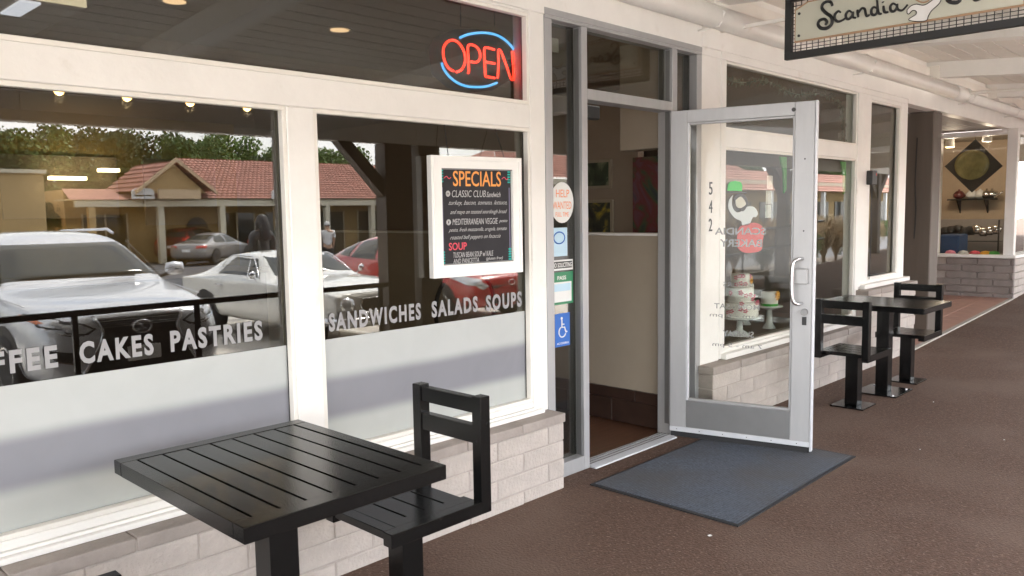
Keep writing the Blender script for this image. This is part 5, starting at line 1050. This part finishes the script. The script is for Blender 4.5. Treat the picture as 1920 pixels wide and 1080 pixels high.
# foliage helpers and the hedge
def leafcloud(n, fn, size, seed):
    rnd = random.Random(seed); mb = MB()
    for _ in range(n):
        p, s = fn(rnd); d = Vector((rnd.gauss(0, 1), rnd.gauss(0, 1), rnd.gauss(0, .7))).normalized(); e = d.orthogonal().normalized(); q = d.cross(e); L = size*rnd.uniform(.6, 1.3)*s
        p = Vector(p); mb.add([p-e*L*.5, p+q*L*.32, p+e*L*.5, p-q*L*.32], [(0, 1, 2, 3)])
    return mb
def cone(r): 
    z = r.random()**1.3; rad = .85*(1-z)**.6*math.sqrt(r.random()); a = r.uniform(0, 6.28); return (rad*math.cos(a), rad*math.sin(a), .1+2.35*z), 1
put_local('foliage', leafcloud(9000, lambda r: ((r.uniform(-10, 34), r.gauss(0, .35), .95*r.random()), 1), .22, 6), LEAVES[1], hd); put_local('hedge_core', MB().box((-10, -.35, -.2), (34, .35, .75)), LEAVES[0], hd)
# trees
def tree_mesh(seed, H, Rd):
    rnd = random.Random(seed); cl = []
    for _ in range(26):
        a = rnd.uniform(0, 6.28); rr_ = Rd*math.sqrt(rnd.random())*.85; z = H*rnd.uniform(.38, .93); sh_ = 1-abs((z/H)-.62)*1.1
        cl.append((Vector((rr_*math.cos(a)*sh_, rr_*math.sin(a)*sh_, z)), Rd*rnd.uniform(.20, .36)))
    def fn(r):
        c, q = cl[int(r.random()*len(cl))]; d = Vector((r.gauss(0, 1), r.gauss(0, 1), r.gauss(0, 1))).normalized()
        return c+d*q*(.45+.6*r.random()), 1
    lf = leafcloud(9000, fn, .26*Rd/3.2, seed+9)
    tr_ = MB(); tr_.tube([(0, 0, -.3), (.1, .05, H*.25), (.0, .12, H*.5)], lambda t: .26-.12*t, 10)
    lim = MB()
    for c, q in cl[:12]: lim.tube([(0, .08, H*(.28+.01*q)), c*.55+Vector((0, 0, H*.18)), c], lambda t: .10*(1-t)+.02, 6)
    return lf, tr_, lim
tm = []
for k, (H, Rd) in enumerate(((8.5, 3.6), (10.5, 4.2), (7, 3.0))):
    lf, tk, lm = tree_mesh(20+k, H, Rd); tm.append((lf, tk, lm))
cache = {}
TL = [(30, -48, 2, 0, 1.0), (75, -46, 0, 1, .82), (150, -50, 0, 0, .9), (215, -47, 2, 0, 1.05), (285, -52, 0, 0, .92), (365, -47, 2, 1, 1.02), (425, -50, 2, 2, 1.1), (490, -54, 0, 0, .82), (545, -48, 2, 2, 1.0), (640, -50, 2, 2, 1.05), (720, -52, 0, 1, .8), (120, -38.5, 2, 0, .42), (1390, -34, 0, 1, .8), (1500, -30, 1, 0, .7), (1570, -36, 0, 1, .9), (1700, -30, 2, 2, .9)]
nms = ['leftmost, darker', 'second from the left', 'third from the left', 'fourth from the left', 'tall, left of the gable', 'bright green, above the gable ridge', 'light green, right of the gable', 'tall dark, behind the ridge', 'light green, at the mullion', 'light green, beside the porch post', 'dark, behind the porch post', 'small, left end of arcade', 'far right, first', 'far right, second', 'far right, third', 'far right, last']
for i, (px, y, k, c, s) in enumerate(TL):
    v = ony(px, 400, -y); t = thing('broadleaf_tree', 'broadleaf tree behind the buildings across the lot, '+nms[i], 'tree', (v.x, y, lotz(y)), 'trees beyond the lot'); t.scale = (s, s, s); t.rotation_euler = (0, 0, i*1.9)
    for nm, mi, m_ in (('crown', 0, LEAVES[c]), ('trunk', 1, M['bark']), ('limb', 2, M['bark'])):
        key = (k, mi, c if mi == 0 else 0)
        if key not in cache: cache[key] = tm[k][mi].mesh(nm, m_)
        o = bpy.data.objects.new(nm, cache[key]); COL.objects.link(o); o.parent = t
        if mi == 2: o['kind'] = 'stuff'
# ornamental grasses at the walkway edge, mirrored in the bakery window
def grass_clump(seed, h, n=420):
    r = random.Random(seed); mb = MB()
    for _ in range(n):
        a = r.uniform(0, 6.28); l = h*r.uniform(.55, 1.05); sp_ = r.uniform(.1, .55)*h*.7; w_ = .012; P = []
        for q in range(5): tt = q/4; P.append(Vector((math.cos(a)*sp_*tt**1.8, math.sin(a)*sp_*tt**1.8, l*(tt-.25*tt**3)))+Vector((r.gauss(0, .01), r.gauss(0, .01), 0)))
        sd_ = Vector((-math.sin(a), math.cos(a), 0))*w_; k = len(mb.v)
        mb.v += [tuple(p-sd_*(1-.7*j/4)) for j, p in enumerate(P)]+[tuple(p+sd_*(1-.7*j/4)) for j, p in enumerate(P)]; mb.f += [(k+j, k+j+1, k+5+j+1, k+5+j) for j in range(4)]
        if r.random() < .5: e = P[-1]; 
        if r.random() < .5:
            for q in range(5): o2 = e+Vector((r.gauss(0, .03), r.gauss(0, .03), -q*.05)); k = len(mb.v); mb.v += [tuple(o2), tuple(o2+Vector((.04, 0, .03))), tuple(o2+Vector((.02, .03, .06)))]; mb.f += [(k, k+1, k+2)]
    return mb
gm = [grass_clump(3, 1.35).mesh('blades', 'straw'), grass_clump(4, .8).mesh('blades', 'plant')]
pln = thing('planter_bed', 'low concrete edged planting bed beside the walkway', 'planter', (17, -5.2, 0))
for i in range(12): put('edging_block', box((11.5+i, -4.62, lotz(-5)), (12.49+i, -4.46, .32), .01), 'concrete', pln)
put('soil', box((11.5, -6.0, lotz(-5)-.1), (23.5, -4.63, .22)), 'bark', pln)
for i in range(14):
    x = 12.2+i*.82; k = i % 3 == 2; t = thing('ornamental_grass', ('green leafy grass clump' if k else 'tan dry feathery grass clump')+', number '+str(i+1)+' along the planting bed', 'grass clump', (x, -5.2+random.uniform(-.25, .25), .2), 'grass clumps in the planting bed')
    o = put_local('blades', MB().box((0, 0, 0), (.1, .1, .1)), 'straw', t); o.data = gm[1 if k else 0]; s = random.uniform(.85, 1.2); t.scale = (s, s, s); t.rotation_euler = (0, 0, i*1.3); t['label'] = t['label'].replace(', number '+str(i+1)+' along', [', first along', ', second along', ', third along', ', fourth along', ', fifth along', ', sixth along', ', seventh along', ', eighth along', ', ninth along', ', tenth along', ', eleventh along', ', twelfth along', ', thirteenth along', ', last along'][i])

# ------------------------------------------------------------------ the man walking across the lot
def skin_mesh(nodes, edges, root=0, lv=2):
    me = bpy.data.meshes.new('s'); me.from_pydata([n[:3] for n in nodes], edges, []); o = bpy.data.objects.new('s', me); COL.objects.link(o)
    md = o.modifiers.new('k', 'SKIN'); md.use_smooth_shade = True; ss = o.modifiers.new('u', 'SUBSURF'); ss.levels = lv; ss.render_levels = lv
    for i, n in enumerate(nodes): sv = me.skin_vertices[0].data[i]; sv.radius = (n[3], n[4] if len(n) > 4 else n[3]); sv.use_root = (i == root)
    dg = bpy.context.evaluated_depsgraph_get(); out = bpy.data.meshes.new_from_object(o.evaluated_get(dg)); bpy.data.objects.remove(o); return out
man = thing('person', 'man in a white shirt and dark trousers walking away across the lot', 'person', (15.15, -19.9, lotz(-19.9))); man.rotation_euler = (0, 0, R(195))
nd = [(0, 0, .93, .13, .10), (0, 0, 1.10, .13, .09), (0, 0, 1.28, .16, .10), (0, 0, 1.40, .15, .09), (0, 0, 1.50, .055), (0, .01, 1.60, .085, .095), (0, .01, 1.68, .08, .09),
      (.10, 0, .86, .09), (.11, .10, .48, .062), (.11, .02, .10, .045), (.11, .16, .05, .04), (-.10, 0, .86, .09), (-.11, -.06, .48, .062), (-.11, -.22, .12, .045), (-.11, -.10, .04, .04),
      (.20, 0, 1.40, .058), (.25, -.04, 1.14, .042), (.24, .06, .92, .03), (.24, .09, .84, .028), (-.20, 0, 1.40, .058), (-.25, .05, 1.14, .042), (-.24, .12, .92, .03), (-.24, .14, .84, .028)]
ed = [(0, 1), (1, 2), (2, 3), (3, 4), (4, 5), (5, 6), (0, 7), (7, 8), (8, 9), (9, 10), (0, 11), (11, 12), (12, 13), (13, 14), (3, 15), (15, 16), (16, 17), (17, 18), (3, 19), (19, 20), (20, 21), (21, 22)]
me = skin_mesh(nd, ed); me.materials.append(M['skin']); put_local('body', me, None, man)
nd2 = [(0, 0, .90, .155, .12), (0, 0, 1.10, .155, .115), (0, 0, 1.28, .185, .12), (0, 0, 1.41, .17, .11), (0, 0, 1.47, .08), (.21, 0, 1.41, .075), (.26, -.04, 1.18, .062), (-.21, 0, 1.41, .075), (-.26, .05, 1.18, .062)]
me = skin_mesh(nd2, [(0, 1), (1, 2), (2, 3), (3, 4), (3, 5), (5, 6), (3, 7), (7, 8)]); me.materials.append(M['shirt']); put_local('shirt', me, None, man)
nd3 = [(0, 0, .94, .145, .115), (.10, 0, .84, .105), (.11, .10, .48, .08), (.11, .03, .12, .06), (-.10, 0, .84, .105), (-.11, -.06, .48, .08), (-.11, -.21, .14, .06)]
me = skin_mesh(nd3, [(0, 1), (1, 2), (2, 3), (0, 4), (4, 5), (5, 6)]); me.materials.append(M['trouser']); put_local('trousers', me, None, man)
put_local('hair', MB().lathe([(.095, -.05), (.102, .0), (.085, .06), (.05, .09), (.005, .10)], (0, -.012, 1.66), 14), 'hairw', man, True)

# ------------------------------------------------------------------ the dark-haired person behind the coupe
wo = thing('person', 'person with long dark hair and black coat standing behind the white coupe', 'person', (7.55, -10.45, lotz(-10.45))); wo.rotation_euler = (0, 0, R(165)); wo.scale = (1.12, 1.12, 1.12)
nd = [(0, 0, .92, .12, .10), (0, 0, 1.10, .11, .09), (0, 0, 1.28, .14, .10), (0, 0, 1.38, .13, .08), (0, 0, 1.47, .045), (0, .01, 1.56, .075, .09), (0, .015, 1.645, .07, .085),
      (.09, 0, .85, .09), (.10, .02, .48, .058), (.10, .0, .09, .042), (.10, .13, .045, .036), (-.09, 0, .85, .09), (-.10, -.01, .48, .058), (-.10, -.03, .09, .042), (-.10, .10, .045, .036),
      (.175, 0, 1.36, .05), (.22, .0, 1.10, .038), (.17, .14, .95, .028), (.10, .20, .97, .026), (-.175, 0, 1.36, .05), (-.22, .0, 1.10, .038), (-.17, .14, .95, .028), (-.10, .20, .97, .026)]
me = skin_mesh(nd, ed); me.materials.append(M['skin']); put_local('body', me, None, wo)
nd2 = [(0, 0, .62, .19, .15), (0, 0, .90, .17, .14), (0, 0, 1.10, .145, .115), (0, 0, 1.28, .175, .12), (0, 0, 1.37, .16, .10), (0, 0, 1.43, .07), (.19, 0, 1.37, .072), (.235, 0, 1.10, .058), (.18, .12, .98, .046), (-.19, 0, 1.37, .072), (-.235, 0, 1.10, .058), (-.18, .12, .98, .046)]
me = skin_mesh(nd2, [(0, 1), (1, 2), (2, 3), (3, 4), (4, 5), (4, 6), (6, 7), (7, 8), (4, 9), (9, 10), (10, 11)]); me.materials.append(M['dark']); put_local('coat', me, None, wo)
nd3 = [(0, 0, .94, .125, .105), (.09, 0, .84, .095), (.10, .02, .48, .07), (.10, .0, .12, .052), (-.09, 0, .84, .095), (-.10, -.01, .48, .07), (-.10, -.03, .12, .052)]
me = skin_mesh(nd3, [(0, 1), (1, 2), (2, 3), (0, 4), (4, 5), (5, 6)]); me.materials.append(M['trouser']); put_local('trousers', me, None, wo)
me = skin_mesh([(0, -.03, 1.70, .06, .06), (0, -.035, 1.64, .095, .085), (0, -.06, 1.52, .11, .07), (0, -.085, 1.38, .12, .055), (0, -.10, 1.24, .09, .04), (.075, .0, 1.58, .035), (.09, .01, 1.42, .032), (-.075, .0, 1.58, .035), (-.09, .01, 1.42, .032)], [(0, 1), (1, 2), (2, 3), (3, 4), (1, 5), (5, 6), (1, 7), (7, 8)], 1); me.materials.append(M['hair']); put_local('hair', me, None, wo)
